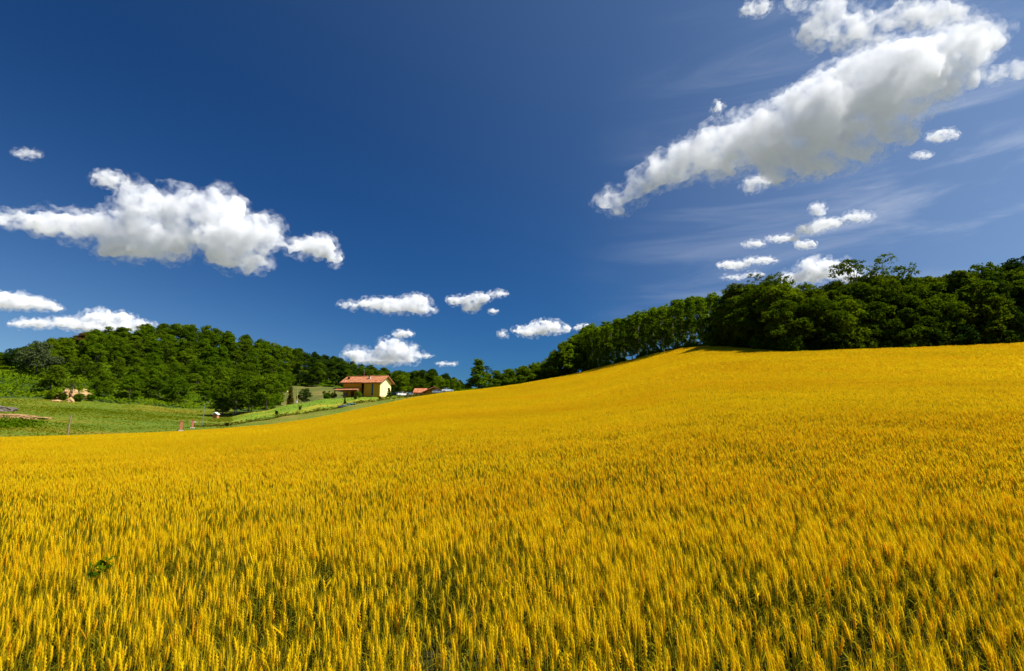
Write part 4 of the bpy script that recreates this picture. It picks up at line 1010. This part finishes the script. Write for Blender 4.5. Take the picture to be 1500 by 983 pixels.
def stalk(lod, seed):
    """one wheat plant about 0.8 m tall: verts, triangles, hue per vertex"""
    g = random.Random(seed); V, T, Hh = [], [], []
    def add(v, h): V.append(v); Hh.append(h); return len(V)-1
    top = .76
    if lod == 0:
        rings = []
        for i, z in enumerate((-.02, .3, .6, top)):
            rr = .0022
            rings.append([add((math.cos(a)*rr, math.sin(a)*rr, z), (.05, .25, .5, .75)[i]) for a in (0, 2.1, 4.2)])
        for A, B in zip(rings, rings[1:]):
            for k in range(3): a, b, c, d = A[k], A[(k+1) % 3], B[(k+1) % 3], B[k]; T += [(a, b, c), (a, c, d)]
        # ear: spikelets bulging left and right in turn
        prev = None; L = .095; n = 9
        for i in range(n+1):
            t = i/n; z = top+L*t
            w = .0072*(math.sin(PI*min(1, t*.86+.14))**.5)*(1.25 if i % 2 else .8)
            if i in (0, n): w = .002
            off = (.0025 if i % 2 else -.0025)
            ring = [add((math.cos(a)*w*1.15+off, math.sin(a)*w*.8, z), .82+.18*t) for a in (0, PI/2, PI, 3*PI/2)]
            if prev:
                for k in range(4): a, b, c, d = prev[k], prev[(k+1) % 4], ring[(k+1) % 4], ring[k]; T += [(a, b, c), (a, c, d)]
            prev = ring
        for i in range(14):                                     # awns
            t = (i+.5)/14; z = top+L*(.1+.85*t); a = i*2.4; s = .22+.2*g.random(); ln = .06+.04*g.random()
            x, y = math.cos(a)*.005, math.sin(a)*.005; e = (x+math.cos(a)*ln*s, y+math.sin(a)*ln*s, z+ln)
            px, py = -math.sin(a)*.0008, math.cos(a)*.0008
            T.append((add((x+px, y+py, z), .95), add((x-px, y-py, z), .95), add(e, 1.0)))
        for i in range(3):                                      # leaves
            a = g.uniform(0, 6.28); z0 = (.18, .36, .52)[i]; ln = g.uniform(.16, .26); pr = None; wd = .0055
            for k in range(5):
                t = k/4; rr = ln*(t-.25*t*t*t); z = z0+ln*(.75*t-.85*t*t*t); w = wd*(1-t)**.6+.0005
                h = (.18, .34, .5)[i]+.2*t
                cur = (add((math.cos(a)*rr-math.sin(a)*w, math.sin(a)*rr+math.cos(a)*w, z), h), add((math.cos(a)*rr+math.sin(a)*w, math.sin(a)*rr-math.cos(a)*w, z), h))
                if pr: T += [(pr[0], pr[1], cur[1]), (pr[0], cur[1], cur[0])]
                pr = cur
    elif lod == 1:
        a = g.uniform(0, 3); cx, sx = math.cos(a)*.003, math.sin(a)*.003
        q = [add((-cx, -sx, 0), .05), add((cx, sx, 0), .05), add((cx, sx, .45), .35), add((-cx, -sx, .45), .35), add((cx, sx, top), .75), add((-cx, -sx, top), .75)]
        T += [(q[0], q[1], q[2]), (q[0], q[2], q[3]), (q[3], q[2], q[4]), (q[3], q[4], q[5])]
        prev = None
        for t, w in ((0, .003), (.3, .009), (.7, .0085), (1, .002)):
            ring = [add((math.cos(b)*w, math.sin(b)*w*.8, top+.098*t), .82+.18*t) for b in (0, 2.1, 4.2)]
            if prev:
                for k in range(3): T += [(prev[k], prev[(k+1) % 3], ring[(k+1) % 3]), (prev[k], ring[(k+1) % 3], ring[k])]
            prev = ring
        for i in range(6):
            b = i*2.4; z = top+.02+.012*i; ln = .085; s = .34
            px, py = -math.sin(b)*.0018, math.cos(b)*.0018
            T.append((add((px, py, z), .95), add((-px, -py, z), .95), add((math.cos(b)*ln*s, math.sin(b)*ln*s, z+ln), 1.0)))
        for i in range(2):
            b = g.uniform(0, 6.28); z0 = (.3, .5)[i]; ln = .2
            p1 = add((math.cos(b)*ln*.5, math.sin(b)*ln*.5, z0+ln*.5), .5); px, py = -math.sin(b)*.006, math.cos(b)*.006
            T.append((add((px, py, z0), .35), add((-px, -py, z0), .35), p1)); T.append((add((math.cos(b)*ln*.45+px, math.sin(b)*ln*.45+py, z0+ln*.46), .45), p1, add((math.cos(b)*ln, math.sin(b)*ln, z0+ln*.15), .6)))
    elif lod == 2:
        a = g.uniform(0, 3); cx, sx = math.cos(a)*.005, math.sin(a)*.005
        T.append((add((-cx, -sx, .1), .15), add((cx, sx, .1), .15), add((0, 0, top+.02), .75)))
        for b in (0, 1.57):
            cx, sx = math.cos(b+a)*.0105, math.sin(b+a)*.0105
            q = [add((0, 0, top-.01), .8), add((cx, sx, top+.05), .9), add((0, 0, top+.11), 1.0), add((-cx, -sx, top+.05), .9)]
            T += [(q[0], q[1], q[2]), (q[0], q[2], q[3])]
        for i in range(4):
            b = i*1.7+a; z = top+.03+.015*i; ln = .09; s = .36; px, py = -math.sin(b)*.0035, math.cos(b)*.0035
            T.append((add((px, py, z), .95), add((-px, -py, z), .95), add((math.cos(b)*ln*s, math.sin(b)*ln*s, z+ln), 1.0)))
        b = g.uniform(0, 6.28); px, py = -math.sin(b)*.008, math.cos(b)*.008
        T.append((add((px, py, .45), .4), add((-px, -py, .45), .4), add((math.cos(b)*.12, math.sin(b)*.12, .62), .6)))
    else:
        for i in range(5):
            b = g.uniform(0, 6.28); x, y = g.uniform(-.11, .11), g.uniform(-.11, .11); w = .017; z = g.uniform(-.05, .03)
            cx, sx = math.cos(b)*w, math.sin(b)*w; ex, ey = g.uniform(-.05, .05), g.uniform(-.05, .05)
            q = [add((x, y, top-.10+z), .74), add((x+cx, y+sx, top+.03+z), .92), add((x+ex, y+ey, top+.15+z), 1.0), add((x-cx, y-sx, top+.03+z), .92)]
            T += [(q[0], q[1], q[2]), (q[0], q[2], q[3])]
        T.append((add((-.04, 0, .3), .2), add((.04, 0, .3), .2), add((0, 0, top), .7)))
    return np.array(V, np.float32)*.86, np.array(T, np.int32), np.array(Hh, np.float32)

gw_ = np.random.default_rng(21)
WV, WT, WH, WTI = [], [], [], []
off_v = 0
HALF = R(50)
for lod, (r0, r1, dens, half) in enumerate(((1.1, 9, 400, R(95)), (6.5, 27, 300, R(62)), (19, 66, 150, R(48)), (50, 225, 48, R(50)))):
    protos = [stalk(lod, 400+10*lod+i) for i in range(6)]
    cnt = int(dens*half*(r1*r1-r0*r0))
    a = gw_.uniform(-half, half, cnt); r = np.sqrt(gw_.uniform(r0*r0, r1*r1, cnt))
    # each coarser kind takes over gradually from the finer one before it
    fin = {0: (6.5, 9), 1: (19, 27), 2: (50, 66)}.get(lod); sta = {1: (6.5, 9), 2: (19, 27), 3: (50, 66)}.get(lod)
    pr = np.ones(cnt)
    if fin: pr *= 1-np.clip((r-fin[0])/(fin[1]-fin[0]), 0, 1)
    if sta: pr *= np.clip((r-sta[0])/(sta[1]-sta[0]), 0, 1)
    ok = (r < field_D(a)-.3) & (gw_.random(cnt) < pr)
    x, y = (r*np.sin(a))[ok], (r*np.cos(a))[ok]
    if lod < 2:                                                 # plants stand in tufts, with thin places between
        keep = gw_.random(len(x)) < .22+1.15*vnoise(x, y, .45)*(.45+.85*vnoise(x, y, 2.2))
        x, y = x[keep], y[keep]
    n = len(x); z = ground(x, y)
    rows_ = vnoise(x*.35+y*.94, x*.94-y*.35, 9.0)
    hs = (1+.05*gw_.normal(size=n)+.10*(vnoise(x, y, 1.3)-.5)+.08*(vnoise(x, y, 7)-.5)).astype(np.float32)
    hs = np.where(gw_.random(n) < .12, hs*.82, hs)
    rot = gw_.uniform(0, 2*PI, n)
    lean = np.abs(gw_.normal(size=n))*.085; la = gw_.uniform(0, 2*PI, n)
    wind = .02+.07*(vnoise(x, y, 3)-.5)
    lx = np.cos(la)*lean-wind; ly = np.sin(la)*lean+.02
    if lod == 0:
        wild = gw_.random(n) < .02; lx = np.where(wild, lx*5, lx); ly = np.where(wild, ly*5, ly)
    ti = np.clip(((.34, .32, .20, .14)[lod]+.42*gw_.normal(size=n))+.55*(vnoise(x, y, 4.0)-.5)+.5*(vnoise(x, y, 24)-.5)+.25*(rows_-.5), 0, 1)
    shift = (.10*(vnoise(x, y, 15)-.5)-.13*(gw_.random(n) < .18)).astype(np.float32)    # some plants are riper than others
    which = gw_.integers(0, 6, n)
    for w, (v, t, h) in enumerate(protos):
        i = np.where(which == w)[0]
        if not len(i): continue
        c, s = np.cos(rot[i])[:, None], np.sin(rot[i])[:, None]
        vx = v[None, :, 0]*c-v[None, :, 1]*s; vy = v[None, :, 0]*s+v[None, :, 1]*c; vz = v[None, :, 2]*hs[i][:, None]
        bend = np.clip(vz, 0, 2)**2/.74
        X = x[i][:, None]+vx+lx[i][:, None]*bend; Y = y[i][:, None]+vy+ly[i][:, None]*bend
        Zz = z[i][:, None]+vz-.5*(lx[i]**2+ly[i]**2)[:, None]*bend
        WV.append(np.stack([X, Y, Zz], -1).reshape(-1, 3).astype(np.float32))
        WT.append((t[None]+(off_v+np.arange(len(i))*len(v))[:, None, None]).reshape(-1, 3).astype(np.int32))
        WH.append(np.clip(h[None]+shift[i][:, None], 0, 1).ravel().astype(np.float32)); WTI.append(np.repeat(ti[i], len(v)).astype(np.float32))
        off_v += len(i)*len(v)
WV = np.concatenate(WV); WT = np.concatenate(WT)
wheat = link('wheat', mesh_np('wheat', WV, np.full(len(WT), 3, np.int32), WT.ravel(), {'hue': np.concatenate(WH), 'tint': np.concatenate(WTI)}), M_WHEAT)
tag(wheat, 'golden ripening wheat covering the whole rolling field', 'wheat', kind='stuff')
print('wheat tris', len(WT), 'verts', len(WV))
del WV, WT, WH, WTI

# a green weed standing in the crop
wx, wy = xy_at(156, 5.3, 775); b = Vector((wx, wy, gz(wx, wy)))
o = empty('weed', b); tag(o, 'bright green leafy weed standing up in the near wheat on the left', 'weed')
lf = [(math.cos(i*2.4)*.05, math.sin(i*2.4)*.05,   .70+.012*i, .035, .035, .02) for i in range(9)]
c = leaf_mesh('foliage', lf, 46, .032, 7, fill=.3); c.materials.append(LEAF_BRIGHT); link('foliage', c, None, o)
st = MB()
for i in range(5): st.tube([(0, 0, -.05), (math.cos(i*1.3)*.03, math.sin(i*1.3)*.03, .45), (math.cos(i*1.3)*.09, math.sin(i*1.3)*.07, .72)], [.005, .004, .002], 5)
st.build('stem', plain('weed stem', (.07, .12, .01), .8), o)
